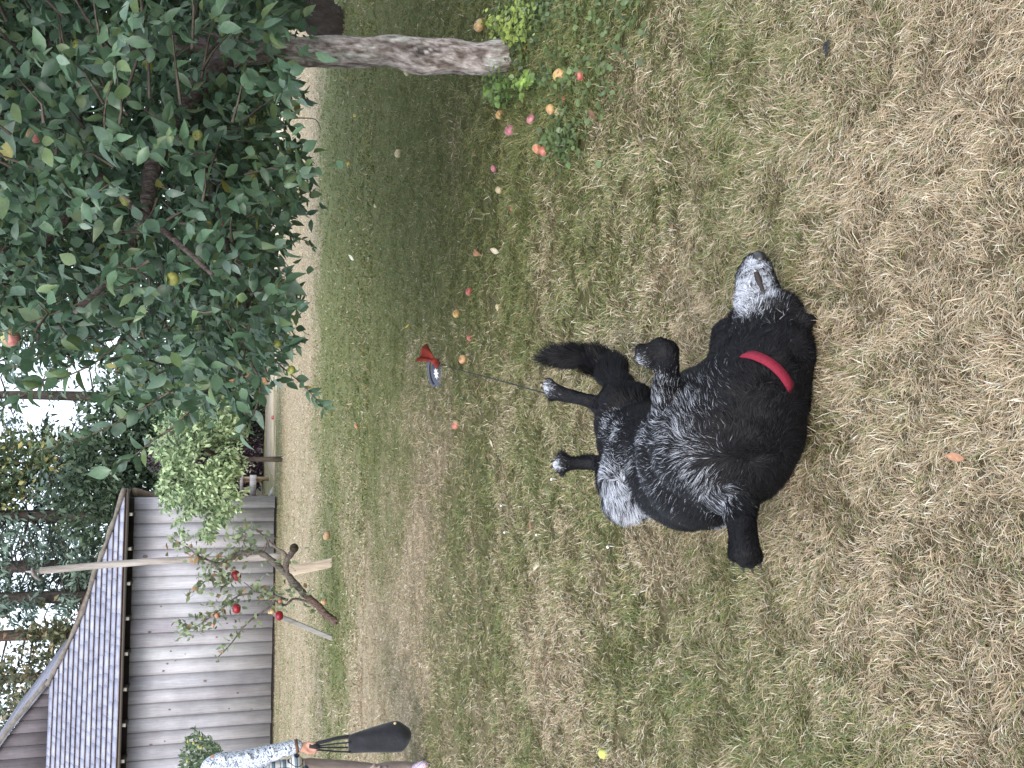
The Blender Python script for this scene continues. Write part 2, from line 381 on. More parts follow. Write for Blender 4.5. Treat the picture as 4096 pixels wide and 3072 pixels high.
    for i in range(nc):
        v0 = i*cw; v1 = v0+cw; u = float(np.interp(v0+cw*.5, hv, hu)); first = True
        while u < SL:
            wd = .16+.34*rng.random(); u1 = u+wd
            if u1 > SL: break
            jv = .006*rng.random()+.010*math.sin(u*1.1+i); c = np.array([.31,.325,.40])*(.88+.2*rng.random())
            rf.hexa([R(u+.0018, v0+jv+.012, .012), R(u1-.0018, v0+jv+.012, .012), R(u1-.0018, v1+.01, -.004), R(u+.0018, v1+.01, -.004),
                     R(u+.0018, v0+jv, .032), R(u1-.0018, v0+jv, .032), R(u1-.0018, v1+.01, .008), R(u+.0018, v1+.01, .008)], c)
            rf.hexa([R(u+.004, v0+jv-.003, .012), R(u1-.004, v0+jv-.003, .012), R(u1-.004, v0+jv+.013, .030), R(u+.004, v0+jv+.013, .030), R(u+.004, v0+jv-.003, .035), R(u1-.004, v0+jv-.003, .035), R(u1-.004, v0+jv+.013, .0335), R(u+.004, v0+jv+.013, .0335)], np.array([.13,.085,.07])*(.7+.5*rng.random()))
            u = u1
    roof = rf.build('roof', shing, root)
    # hip cap
    hc = MB(); hp = catmull([Vector(R(a, b, .05)) for a, b in hs], 5)
    hc.tube(hp, .055*(1+.3*np.sin(np.arange(len(hp))*1.3)), 6, (.16,.14,.12), wob=.25); 
    # the right-hand slope, running back from the hip
    rs = MB(); pts = [Vector(R(a, b, 0.0)) for a, b in hs]
    for a, b in zip(pts[:-1], pts[1:]):
        rs.hexa([tuple(a+Vector((0, .05, -.05))), tuple(b+Vector((0, .05, -.05))), (b.x-SH*9.5, A.y+9.5, b.z-.05), (a.x-SH*9.5, A.y+9.5, a.z-.05), tuple(a+Vector((0, .05, 0))), tuple(b+Vector((0, .05, 0))), (b.x-SH*9.5, A.y+9.5, b.z), (a.x-SH*9.5, A.y+9.5, a.z)], (.22,.23,.27))
    rs.build('side_roof', shing, root)
    # soffit, rafters with pale ends, fascia
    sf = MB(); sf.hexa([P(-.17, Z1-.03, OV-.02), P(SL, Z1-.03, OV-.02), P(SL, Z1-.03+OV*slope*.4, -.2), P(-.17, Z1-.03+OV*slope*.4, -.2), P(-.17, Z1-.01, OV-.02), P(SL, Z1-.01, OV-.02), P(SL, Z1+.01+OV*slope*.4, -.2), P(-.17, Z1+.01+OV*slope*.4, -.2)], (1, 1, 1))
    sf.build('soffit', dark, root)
    for s_ in np.arange(.35, L, .78):
        rm = MB(); slab(rm, s_, s_+.075, Z1-.17, Z1-.035, -.03, OV-.1, (.045,.04,.04)); r_ = rm.build('rafter', mat_cache('rafter', (1,1,1)), root)
        em = MB(); slab(em, s_+.002, s_+.073, Z1-.155, Z1-.05, OV-.1, OV-.092, (.50,.48,.45)); em.build('rafter_end', mat_cache('rafter', (1,1,1)), r_)
    fb = MB(); fb.hexa([R(uB, -.01, -.07), R(SL, -.01, -.07), R(SL, .03, -.07), R(uB, .03, -.07), R(uB, -.01, -.01), R(SL, -.01, -.01), R(SL, .03, -.01), R(uB, .03, -.01)], (.10,.09,.08)); fb.build('fascia', mat_cache('rafter', (1,1,1)), root)
    sx = MB(); x0 = A.x+.02; x1 = hip[0].x if False else pts[0].x
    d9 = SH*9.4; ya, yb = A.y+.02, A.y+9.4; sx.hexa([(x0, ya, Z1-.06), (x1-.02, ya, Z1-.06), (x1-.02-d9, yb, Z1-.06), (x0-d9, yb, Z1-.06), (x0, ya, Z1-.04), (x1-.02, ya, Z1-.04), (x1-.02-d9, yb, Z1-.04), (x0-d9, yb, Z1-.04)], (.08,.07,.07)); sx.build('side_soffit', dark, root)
    for y_ in np.arange(.2, 9.2, .7):
        m_ = MB(); m_.box((x0-SH*y_, A.y+y_, Z1-.2), (x1-.05-SH*y_, A.y+y_+.08, Z1-.06), (.20,.16,.13)); m_.build('rafter', mat_cache('rafter', (1,1,1)), root)
    # upper gable wall with its flared rake board
    G0 = Vector(R(hu[-1], TOP, 0)); gx = [(199,2727),(117,2826),(59,2897),(0,2979),(-90,3100),(-160,3190)]
    GY = G0.y+.25
    gp = [at(*ix(a, b), GY) for a, b in gx]
    gb = MB(); zb = G0.z-.25; xr = gp[0].x; xl = gp[-1].x; x = xr
    zs = [p.z for p in gp]; xs_ = [p.x for p in gp]
    ztop = lambda q: float(np.interp(-q, [-v for v in xs_], zs))
    while x > xl-2:
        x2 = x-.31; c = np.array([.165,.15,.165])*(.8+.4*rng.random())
        za, zc = max(ztop(x)-.05, zb+.01), max(ztop(x2)-.05, zb+.02)
        gb.hexa([(x2+.012, GY, zb), (x-.004, GY, zb), (x-.004, GY+.05, zb), (x2+.012, GY+.05, zb), (x2+.012, GY, zc), (x-.004, GY, za), (x-.004, GY+.05, za), (x2+.012, GY+.05, zc)], c)
        gb.box((x2, GY+.01, zb), (x2+.012, GY+.04, zc), c*.4); x = x2
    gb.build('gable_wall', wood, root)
    rk = MB(); q = catmull([Vector((p.x+.06, GY-.10, p.z+.02)) for p in gp], 4)
    rk.tube(q, .075, 6, (.17,.155,.14), wob=.2); 
    hc.build('hip_cap', mat('old_trim', (1,1,1), .9, True, [(8, (.6,.6,.6), (1.2,1.2,1.2), (1,1,1))]), root); rk.build('rake_board', bpy.data.materials['old_trim'], root)
    us = MB()
    for a, b in zip(gp[:-1], gp[1:]):
        us.hexa([(a.x, GY-.15, a.z-.03), (b.x, GY-.15, b.z-.03), (b.x, GY+7, b.z-.03), (a.x, GY+7, a.z-.03), (a.x, GY-.15, a.z+.03), (b.x, GY-.15, b.z+.03), (b.x, GY+7, b.z+.03), (a.x, GY+7, a.z+.03)], (.2,.2,.24))
    us.build('upper_roof', shing, root)
    return A, Z1
_mc = {}
def mat_cache(n, base, **k):
    if n not in _mc: _mc[n] = mat(n, base, .85, True, **k)
    return _mc[n]
BA, BZ = build_barn()
# ------------------------------------------------------------------ plants
BARK = mat('apple_bark', (1, 1, 1), .9, True, [(9, (.75,.72,.72), (1.3,1.28,1.26), (1, 1, .6)), (60, (.35,.32,.3), (1.2,1.2,1.2), (1, 1, .35))], (38, 1.0, .03, (1, 1, .35)), spec=.1)
BARK2 = mat('dark_bark', (1, 1, 1), .95, True, [(12, (.6,.6,.6), (1.3,1.3,1.3), (1, 1, .4))], (30, .8, .03, (1, 1, .3)), spec=.1)
LEAF = mat('apple_leaf', (1, 1, 1), .40, True, [(3, (.7,.75,.78), (1.25,1.2,1.1), (1, 1, 1)), (60, (.8,.8,.8), (1.1,1.1,1.1), (1, 1, 1))], spec=.55, trans=.28)
LEAFB = mat('tree_leaf', (1, 1, 1), .6, True, [(.6, (.75,.78,.8), (1.2,1.2,1.15), (1, 1, 1))], spec=.3, trans=.15)
NEED = mat('needle_foliage', (1, 1, 1), .75, True, [(.35, (.7,.75,.8), (1.25,1.2,1.1), (1, 1, 1))], spec=.15)
LP = [leaf_proto(4, .56, .22, .30), leaf_proto(5, .50, .34, .75), leaf_proto(4, .62, .12, .10), leaf_proto(5, .58, .45, -.35), leaf_proto(4, .44, .28, .5)]
CARD = leaf_proto(1, .9, 0, .1)
def bigq(proto_rows=2): return leaf_proto(proto_rows, .6, .2, .3)
L2 = leaf_proto(2, .85, .15, .25)

def inpoly(x, y, poly):
    r = np.zeros(len(x), bool); j = len(poly)-1
    for i in range(len(poly)):
        xi, yi = poly[i]; xj, yj = poly[j]
        c = ((yi > y) != (yj > y)) & (x < (xj-xi)*(y-yi)/(yj-yi+1e-9)+xi); r ^= c; j = i
    return r

# main apple tree --------------------------------------------------
def apple_tree():
    B = gnd(2845, 2030); Y0 = B.y
    root = thing('apple_tree', 'large apple tree with flaky grey trunk and dense leafy crown at right', 'tree', tuple(B))
    tr = MB()
    def pt(x, y, Y=Y0): return at(3072-y, x, Y)
    def rr(px, Y=Y0): return px/F*(Y*1.03)/2
    # centreline of the trunk from the photo: (x, y, diameter in pixels)
    spec = [(2075,228,150),(2030,228,150),(1980,226,140),(1900,226,124),(1800,222,124),(1700,222,122),(1640,222,118),(1560,214,112),(1480,210,110),(1400,206,112),(1300,202,118),(1200,200,112),(1100,198,112),(1000,198,116),(930,200,132),(880,202,150)]
    k_n = 14; P = catmull([pt(a, b+7*math.sin(a*.011)+4*math.sin(a*.027)) for a, b, c in spec], 8); rad = np.interp(np.arange(len(P))/8, np.arange(len(spec)), [rr(c)*1.0 for a, b, c in spec])
    n = 36; th = np.arange(n)/n*2*np.pi
    # fluted, knobbly trunk surface
    pts = P; m = len(pts); V = []; CC = []
    for k in range(m):
        z = pts[k][2]; fl = 1+.05*np.sin(2*th+z*5)+.035*np.sin(5*th+z*11)
        nz = fbm(np.cos(th)*2.2+9, np.sin(th)*2.2+z*9, 5, 4)-.5; nz2 = fbm(np.cos(th)*7+3, np.sin(th)*7+z*16, 8, 3)-.5
        r = rad[k]*(fl+.20*nz+.14*nz2)
        hol = np.exp(-((z-.42)/.085)**2)*np.exp(-((np.angle(np.exp(1j*(th-4.75))))/.42)**2); r = r*(1-.20*hol+.06*np.exp(-((z-.42)/.15)**2))
        if k < 14: r = r*(1+.22*(1-k/14)**2*(1+.5*np.sin(3*th+1)))
        V.append(np.stack([pts[k][0]+np.cos(th)*r, pts[k][1]+np.sin(th)*r, np.full(n, z)], 1))
        nz3 = fbm(np.cos(th)*6+3, np.sin(th)*6+z*34, 18, 3)-.5; li = np.clip((nz2*.6+nz3+.3*nz)*2.8+.62, 0, 1)[:, None]; lich = np.clip((fbm(np.cos(th)*4, np.sin(th)*4+z*9, 77, 3)-.60)*12, 0, 1)[:, None]
        c = np.array([.17,.14,.125])*(1-li)+np.array([.46,.42,.405])*li; c = c*(1-lich*.6)+np.array([.52,.57,.52])*lich*.6
        c = c*(1-.8*np.clip(hol*1.3, 0, 1)[:, None]*(fbm(np.cos(th)*9, z*30+np.sin(th)*9, 31, 2) > .42)[:, None])
        CC.append(c)
    i = np.arange(m-1)[:, None]*n; j = np.arange(n)[None]; j2 = (j+1) % n
    tr.add(np.concatenate(V), np.stack([i+j, i+j2, i+n+j2, i+n+j], -1).reshape(-1, 4), np.concatenate(CC))
    BC = (.17,.145,.14); LC = (.095,.08,.075)
    def limb(sp, c=BC, k=6, sides=12):
        p = catmull([pt(a, b, Y0+dy) for a, b, d, dy in sp], k); r = np.interp(np.arange(len(p))/k, np.arange(len(sp)), [d/F*(Y0+dy)/2 for a, b, d, dy in sp])
        tr.tube(p, r, sides, c, wob=.18); return p
    limbs = []
    limbs.append(limb([(925,205,110,0),(870,262,100,-.02),(800,330,92,-.05),(740,420,84,-.12),(680,520,76,-.2),(620,640,66,-.3),(590,800,50,-.45),(540,960,40,-.6),(430,1120,28,-.7),(300,1250,18,-.8)]))
    limbs.append(limb([(930,200,100,0),(850,192,84,0),(720,182,74,.02),(560,178,76,.05),(380,178,78,.1),(250,180,70,.15),(100,230,60,.2),(-150,260,50,.2),(-500,300,35,.3)]))
    limbs.append(limb([(925,190,96,0),(880,130,80,-.02),(840,50,64,0),(790,-60,56,.05),(650,-250,46,.1),(400,-500,36,.2)]))
    limbs.append(limb([(400,200,70,.1),(330,330,60,.0),(300,480,52,-.1),(330,640,44,-.25),(300,820,36,-.4),(150,1000,26,-.5),(0,1120,18,-.6)], LC))
    limbs.append(limb([(700,480,50,-.2),(800,640,44,-.05),(860,800,36,.2),(900,960,30,.4),(960,1120,22,.6),(1000,1300,12,.8)], LC))
    limbs.append(limb([(560,178,50,.05),(600,60,44,.5),(640,-150,36,1.0)], LC))
    limbs.append(limb([(740,420,50,-.1),(760,520,44,.5),(800,700,36,1.1),(820,900,26,1.6)], LC))
    limbs.append(limb([(330,640,40,-.25),(500,800,32,-.7),(700,960,24,-1.0),(850,1100,16,-1.2)], LC))
    limbs.append(limb([(380,178,50,.1),(300,350,44,.8),(250,600,36,1.4),(200,900,24,1.8)], LC))
    # long shoots that stick out: (points, dy at both ends)
    shoots = []
    def shoot(px, dy0=-.5, dy1=-.5, w=9, leaf=.075):
        m_ = len(px); p = catmull([pt(a, b, Y0+dy0+(dy1-dy0)*k_/(m_-1)) for k_, (a, b) in enumerate(px)], 6)
        tr.tube(p, np.linspace(w, 3.2, len(p))/F*Y0/2, 5, (.13,.115,.09)); shoots.append((p, leaf))
    shoot([(690,1560),(560,1640),(470,1690),(398,1724),(300,1765),(200,1792),(150,1812)])
    shoot([(830,1560),(700,1700),(600,1770),(540,1820),(470,1860),(440,1890)])
    shoot([(600,1250),(450,1320),(285,1373),(150,1430),(0,1487),(-80,1520)])
    shoot([(560,1120),(400,1180),(250,1240),(120,1290),(0,1330)], -.7, -.7)
    shoot([(750,1440),(600,1510),(480,1560),(420,1600)], -.3, -.3)
    shoot([(1000,1300),(950,1420),(890,1520),(780,1640),(700,1700)])
    shoot([(1080,1420),(1130,1470),(1190,1520),(1250,1580),(1305,1640)], -.4, -.5, 7, .05)
    shoot([(1000,1440),(1040,1540),(1020,1640),(970,1720),(940,1760)])
    shoot([(880,1480),(940,1600),(1000,1680),(990,1700)])
    shoot([(1100,430),(1150,470),(1205,472),(1262,478),(1285,520)], -.3, -.3, 6, .001)
    shoot([(1060,240),(1120,300),(1170,360),(1215,400)], -.2, -.2, 6, .07)
    shoot([(1090,900),(1130,930),(1180,950),(1230,965),(1255,990)], 0.3, .3, 5, .035)
    shoot([(860,620),(760,600),(660,500),(520,400),(430,380)], -1.0, -1.1, 9, .085)
    shoot([(1000,1180),(1060,1150),(1130,1130),(1180,1120)], -.8, -.8, 8, .085)
    shoot([(520,200),(440,350),(420,520),(500,640)], -1.2, -1.2, 9, .085)
    shoot([(300,1450),(180,1520),(60,1600),(-40,1650)], -.4, -.3)
    shoot([(500,1350),(380,1450),(230,1520),(120,1560)], -.4, -.4)
    place_child(tr.build('trunk', BARK, None, True), root)
    # crown: leaves on short twigs inside a real volume, trimmed to the outline seen
    poly = [(-900,-900),(1240,-900),(1210,-100),(1170,60),(1180,130),(1110,170),(1095,220),(1140,290),(1185,310),(1160,380),(1180,480),(1120,500),(1150,560),(1225,650),(1240,720),(1215,800),(1140,880),(1150,960),(1105,1050),(1120,1130),(1220,1170),(1190,1230),(1110,1260),(1150,1330),(1165,1380),(1080,1420),(1085,1500),(1010,1560),(940,1590),(820,1640),(740,1600),(640,1600),(560,1530),(470,1490),(380,1430),(260,1400),(150,1450),(0,1490),(-300,1490),(-900,1200)]
    ctr = np.array([1.75, Y0+.35, 2.35]); N = 60000
    q = rdir(N)*(rng.random(N)**(1/2.6))[:, None]*np.array([2.75, 2.0, 2.15])+ctr
    U, V, Z = proj(q); ok = inpoly(V, 3072-U, poly) & (q[:, 2] > .72)
    edge = fbm(q[:, 0]*2.4+q[:, 1]*1.1, q[:, 2]*2.4-q[:, 1], 91, 3); q = q[ok & (edge > .36)]
    # denser on the outside
    U, V, Z = proj(q); win = inpoly(V, 3072-U, [(690,470),(790,350),(760,235),(640,240),(640,150),(900,120),(960,150),(960,270),(900,320),(760,520)]) & (q[:, 1] < Y0+.12); q = q[~(win & (rng.random(len(q)) < .90))]
    q = q[rng.permutation(len(q))]
    tips = q[:7200]
    pos = []; dr = []; sz = []
    hub = np.array([p[len(p)//2] for p in limbs]+[p[-1] for p in limbs])
    for t in tips:
        out_ = t-np.array([1.6, Y0, 1.6]); out_ /= np.linalg.norm(out_)+1e-6
        d = out_*.7+rng.normal(size=3)*.55+np.array([0, 0, .25]); d /= np.linalg.norm(d)
        k = rng.integers(5, 9); L = .10+.22*rng.random()
        for a in range(k):
            f_ = a/(k-1); pp = t+d*L*(f_-.5); ph = a*2.4+rng.random()
            s1 = np.cross(d, [0, 0, 1.0]); s1 /= np.linalg.norm(s1)+1e-6; s2 = np.cross(d, s1)
            ld = (s1*math.cos(ph)+s2*math.sin(ph))*.85+d*.6+np.array([0, 0, -.25])
            pos.append(pp); dr.append(ld); sz.append(.042+.034*rng.random())
    for p, lf in shoots:
        seg = np.linalg.norm(np.diff(p, axis=0), axis=1); cum = np.concatenate([[0], np.cumsum(seg)]); a = cum[-1]*.08; k = 0
        if lf < .01: continue
        while a <= cum[-1]+.001:
            pp = np.array([np.interp(a, cum, p[:, c_]) for c_ in range(3)]); i = min(np.searchsorted(cum, a), len(p)-1); d = p[i]-p[max(i-1, 0)]; d /= np.linalg.norm(d)+1e-9
            s1 = np.cross(d, [0, 1.0, 0]); s1 /= np.linalg.norm(s1)+1e-6; s2 = np.cross(d, s1); ph = k*2.4
            pos.append(pp); dr.append((s1*math.cos(ph)+s2*math.sin(ph))*.8+d*.75+np.array([0, 0, -.08])); sz.append(lf*(.8+.4*rng.random()))
            if rng.random() < .6: pos.append(pp); dr.append((-s1*math.cos(ph)+s2*math.sin(ph+1))*.8+d*.5); sz.append(lf*(.6+.4*rng.random()))
            a += .034*(lf/.07); k += 1
    pos = np.array(pos); dr = np.array(dr); sz = np.array(sz); n = len(pos)
    pick = rng.integers(0, 5, n); mb = MB()
    nr = np.array([0, -.25, .8])+rng.normal(size=(n, 3))*.55
    base = np.array([[.088,.160,.095],[.112,.188,.112],[.070,.128,.078],[.14,.205,.092],[.15,.225,.175]])
    col = base[rng.choice(5, n, p=[.3,.25,.2,.12,.13])]*(.75+.5*rng.random(n))[:, None]
    yel = rng.random(n) < .004; col[yel] = [.30,.28,.08]
    for k in range(5):
        s_ = pick == k; v, f_, c_ = scatter_leaves(pos[s_], dr[s_], nr[s_], sz[s_], col[s_], LP[k], sz[s_]*(.8+.5*rng.random(s_.sum()))); mb.add(v, f_, c_)
    place_child(link('crown', mb.mesh('crown', True), LEAF), root)
    # twigs
    tw = MB()
    for t in tips[::3]:
        h = hub[np.argmin(np.sum((hub-t)**2, 1))]; mid = (h+t)/2+rng.normal(size=3)*.08
        s_ = t+(mid-t)*.55; tw.tube([s_, (s_+t)/2+rng.normal(size=3)*.02, t], [.006, .004, .002], 4, (.10,.085,.07), cap=False)
    place_child(tw.build('twigs', BARK2), root)
    # apples on the tree
    ap = [(75*1.852,290*1.852,30,2,-.9),(590,268,25,0,-.4),(790,540,20,1,-.9),(500,800,22,0,-.9),(1050,370,22,0,-.1),(1040,415,22,0,0),(1035,310,20,0,.1),(1070,440,20,0,.05),(1040,350,20,0,.2),(1015,480,20,0,-.05),(960,460,22,0,.1),(1020,610,17,0,.3),(1155,595,14,0,.3),(1205,615,15,0,.35),
          (325,355,25,1,.1),(430,580,24,0,.3),(300,590,20,0,.3),(690,1115,26,0,-.9),(870,1035,22,1,-.6),(900,1180,20,0,-.3),(870,1195,20,0,-.2),(1150,1140,22,0,-.5),(1155,1175,20,0,-.45),(1110,1375,16,0,-.4),(1165,1480,17,0,-.45),(500,1110,22,0,-.6),(40,1350,32,2,-.5),(890,880,20,4,-.1),(835,900,18,1,-.4),(1010,700,20,0,.0),(560,60,24,0,.2),(310,180,20,0,-.9),(930,115,18,1,-.2),(860,340,18,0,.1),(720,340,16,0,.1),(1080,30,24,4,1.2)]
    AC = [(.30,.36,.08), (.24,.30,.09), (.50,.24,.22), (.55,.30,.22), (.22,.03,.04)]
    pro = apple_proto()
    for x, y, r, k, dy in ap:
        Y = Y0+dy; o = link('apple', pro[k], None); o.location = at(3072-y, x, Y); s_ = r/F*Y*1.05/.5; o.scale = (s_, s_, s_*.93)
        o.rotation_euler = (rng.normal()*.4, rng.normal()*.4, rng.random()*6); place_child(o, root)
    return root, B

_ap = []
APM = mat('apple_skin', (1, 1, 1), .38, True, [(4.5, (.62,.52,.42), (1.08,1.08,1.05), (1, 1, 1)), (40, (.85,.82,.8), (1.08,1.08,1.05), (1, 1, 1))], spec=.45)
def apple_mesh(name, c0, c1, mixk=.5, seed=0, dent=True):
    """unit-diameter apple, dimpled at both ends, with a stalk; c0 ground colour, c1 blush"""
    nu, nv = 20, 14; V = [(0, 0, .36)]; CC = []
    for a in np.linspace(0, np.pi, nv+1)[1:-1]:
        for b in np.arange(nu)/nu*2*np.pi:
            r = .5*(1-.16*math.exp(-(a/.55)**2)*1.0) ; x = math.sin(a)*.5*(1+.05*math.cos(5*b)*max(0, -math.cos(a)))
            z = math.cos(a)*.46-.14*math.exp(-(a/.42)**2)+.09*math.exp(-((np.pi-a)/.35)**2)
            V.append((x*math.cos(b), x*math.sin(b), z))
    V.append((0, 0, -.37)); V = np.array(V); V[0, 2] = V[1, 2]-.03; V[-1, 2] = V[-2, 2]+.02
    q = []; t = []
    for a in range(nv-2):
        for b in range(nu): q.append((1+a*nu+b, 1+(a+1)*nu+b, 1+(a+1)*nu+(b+1) % nu, 1+a*nu+(b+1) % nu))
    L = 1+(nv-2)*nu
    for b in range(nu): t += [(0, 1+b, 1+(b+1) % nu), (L+(b+1) % nu, L+b, len(V)-1)]
    ang = np.arctan2(V[:, 1], V[:, 0]); bl = np.clip(mixk+.8*np.cos(ang-1.0)*.6+1.2*(fbm(ang*3+5, V[:, 2]*2, seed+3, 3)-.5)+.5*(vnoise(ang*14, V[:, 2]*1.5, seed+9)-.5), 0, 1)[:, None]
    col = np.array(c0)*(1-bl)+np.array(c1)*bl
    mb = MB(); mb.add(V, q, col); mb.f[3] = [np.array(t)]
    mb.tube([(0, 0, .25), (.02, 0, .42), (.06, 0, .56)], [.022, .018, .024], 5, (.10,.07,.04))
    me = mb.mesh(name, True); me.materials.append(APM); return me
def apple_proto():
    if not _ap:
        for k, (a, b, m_) in enumerate([((.30,.36,.09),(.36,.38,.12),.4), ((.22,.28,.09),(.30,.30,.10),.4), ((.42,.45,.20),(.60,.20,.24),.55), ((.55,.50,.28),(.50,.14,.12),.45), ((.25,.04,.05),(.30,.02,.04),.7)]):
            _ap.append(apple_mesh('apple', a, b, m_, 13*k))
    return _ap
AT, AB = apple_tree()

# second, darker tree leaning out at the right ----------------------
def dark_tree():
    B = gnd(2962, 1372); Y0 = B.y
    root = thing('leaning_tree', 'dark shaded tree leaning away behind the grey apple trunk', 'tree', tuple(B))
    tr = MB(); sp = [(1385,108,120),(1330,95,150),(1260,55,165),(1180,0,165),(1100,-60,150),(1000,-130,140),(850,-200,130),(600,-230,110),(300,-200,80)]
    P = catmull([at(3072-b, a, Y0) for a, b, c in sp], 6); tr.tube(P, np.interp(np.arange(len(P))/6, np.arange(len(sp)), [c/F*Y0/2 for a, b, c in sp]), 14, (.055,.045,.04), wob=.15)
    top = np.array(P[26])
    for k in range(9):
        e = top+np.array([rng.normal()*1.6-.8, rng.normal()*1.5, .6+1.2*rng.random()]); tr.tube([top, (top+e)/2+rng.normal(size=3)*.2, e], [.09, .06, .03], 7, (.05,.042,.038))
    place_child(tr.build('trunk', BARK2, None, True), root)
    N = 26000; q = rdir(N)*(rng.random(N)**.4)[:, None]*np.array([4.6, 3.2, 1.75])+np.array([2.6, Y0-2.6, 3.6])
    e = fbm(q[:, 0]*1.3+q[:, 1], q[:, 2]*1.5-q[:, 1]*.7, 17, 3); q = q[(e > .38) & (q[:, 2] > 2.0)]; U, V, Z = proj(q); q = q[(3072-U < 1180)]; n = len(q)
    col = np.array([.055,.088,.052])*(.7+.6*rng.random(n))[:, None]
    v, f_, c_ = scatter_leaves(q, rdir(n)+np.array([0, 0, -.3]), rng.normal(size=(n, 3))*.5+np.array([0, 0, .8]), .10+.06*rng.random(n), col, L2)
    place_child(link('crown', mesh_np('crown', v, f_, c_, True), LEAFB), root)
dark_tree()

# generic background trees ------------------------------------------
def conifer(X, Y, H, R, label, z0=.15, dens=1.0, c=(.125,.175,.145), seed=0, trunkc=(.09,.075,.065), grp='tall trees behind the barn', droop=.35, gap=.3, warm=0):
    root = thing('conifer_tree', label, 'tree', (X, Y, 0), grp)
    tr = MB(); tr.tube([(X, Y, -.1), (X+.1, Y, H*.5), (X, Y, H)], [.013*H+.06, .009*H+.04, .02], 8, trunkc)
    pos = []; dr = []; sz = []
    nb = int(H*6.4*dens); fr = MB
    for b in range(nb):
        h = z0+(1-z0)*rng.random()**1.15; L = R*(1-h)**.75*(.55+.6*rng.random())+.25; a = rng.random()*2*np.pi
        if vnoise(np.array([a*1.3+seed]), np.array([h*7.0]), seed)[0] < gap: continue
        o = np.array([X, Y, h*H]); d = np.array([math.cos(a), math.sin(a), .18-droop*.5])
        e = o+d*L; e[2] -= droop*L*.35
        tr.tube([o, (o+e)/2+np.array([0, 0, .12*L]), e], [.045, .03, .012], 4, np.array(trunkc)*.8, cap=False)
        k = int(L*30*dens)+8; t_ = rng.random(k)**.7; spread = .22*L*(1-.4*t_)
        pp = o+(e-o)*t_[:, None]+np.stack([rng.normal(size=k)*spread, rng.normal(size=k)*spread, rng.normal(size=k)*.13-.08*L*droop], 1)
        pos.append(pp); dr.append(np.tile(d, (k, 1))*.6+rng.normal(size=(k, 3))*.5+np.array([0, 0, -droop*1.4])); sz.append(.16+.22*rng.random(k))
    pos = np.concatenate(pos); dr = np.concatenate(dr); sz = np.concatenate(sz); n = len(pos)
    col = np.array(c)*(.6+.8*rng.random(n))[:, None]; 
    if warm: m_ = rng.random(n) < warm; col[m_] = np.array([.22,.19,.10])*(.6+.7*rng.random(m_.sum()))[:, None]
    v, f_, c_ = scatter_leaves(pos, dr, rng.normal(size=(n, 3)), sz, col, L2, sz*.42)
    tr.build('trunk', BARK2, root); place_child(link('crown', mesh_np('crown', v, f_, c_), NEED), root); return root
def bushy(name, label, cat, X, Y, zc, rad, n, c, lsz, grp=None, trunk=True, seed=0, flecks=None, hole=.36, z0=0.05, stems=6, tc=(.10,.085,.07), cut=None, M=None, fr=1.4, up=0.2):
    root = thing(name, label, cat, (X, Y, 0), grp); rad = np.array(rad, float)
    q = rdir(n)*(rng.random(n)**.42)[:, None]; lump = 1+.45*(fbm(q[:, 0]*2+seed, q[:, 2]*2+q[:, 1]*1.5, seed, 3)-.5)*2*.6
    q = q*lump[:, None]*rad+np.array([X, Y, zc]); e = fbm(q[:, 0]*fr+q[:, 1]*.9, q[:, 2]*fr-q[:, 1]*.8, seed+5, 3); q = q[(e > hole) & (q[:, 2] > z0)]
    if cut is not None:
        U, V, Z = proj(q); q = q[cut(V, 3072-U)]
    n = len(q); col = np.array(c)*(.65+.7*rng.random(n))[:, None]
    if flecks is not None: m_ = rng.random(n) < flecks[1]; col[m_] = np.array(flecks[0])*(.7+.6*rng.random(m_.sum()))[:, None]
    s_ = lsz*(.7+.7*rng.random(n)); outd = q-np.array([X, Y, zc]); outd /= np.linalg.norm(outd, axis=1)[:, None]+1e-6
    v, f_, c_ = scatter_leaves(q, outd*.6+rdir(n)*.8+np.array([0, 0, up]), rng.normal(size=(n, 3))*.6+np.array([0, -.2, .7]), s_, col, L2, s_*.62)
    place_child(link('crown', mesh_np('crown', v, f_, c_, True), M or LEAFB), root)
    if trunk:
        tr = MB(); b0 = np.array([X, Y, -.05]); b1 = np.array([X, Y, zc-rad[2]*.45]); r0 = .02+.022*rad[0]
        tr.tube([b0, (b0+b1)/2, b1], [r0, r0*.8, r0*.7], 8, tc)
        for k in range(stems):
            e_ = np.array([X, Y, zc])+rdir(1)[0]*rad*.75; e_[2] = max(e_[2], b1[2]); tr.tube([b1, (b1+e_)/2+rng.normal(size=3)*.1, e_], [r0*.6, r0*.4, .012], 5, tc)
        tr.build('trunk', BARK2, root)
    return root
# ------------------------------------------------------------------ woods and shrubs beyond the lawn
def XU(U, Y): return at(U, 880, Y).x
G1 = 'tall trees behind the barn'
def CF(U, Y, H, R, label, **k): conifer(XU(U, Y), Y, H, R, label, grp=G1, **k)
CF(1470, 44, 17, 3.4, 'sparse dark conifer with thin drooping branches against the sky, half hidden by the apple crown', seed=3, gap=.48, dens=.85)
CF(1290, 47, 13, 2.6, 'thin bare-stemmed conifer standing in the pale gap of sky', seed=9, gap=.55, dens=.75, z0=.3)
CF(1010, 40, 20, 3.4, 'dense dark green cedar right behind the right end of the barn roof', seed=5, gap=.25, dens=1.05)
CF(820, 42, 21, 3.2, 'dense cedar with a short bare pinkish trunk stretch above the barn hip', seed=6, gap=.32, dens=1.0, z0=.3, trunkc=(.24,.19,.18))
CF(700, 39, 19, 2.6, 'dark drooping cedar directly behind the top of the weathered pole', seed=12, gap=.38)
CF(560, 43, 20, 2.8, 'open pine with a long bare brown trunk seen against the sky left of the pole', seed=14, gap=.58, z0=.38, dens=.8, trunkc=(.12,.08,.065))
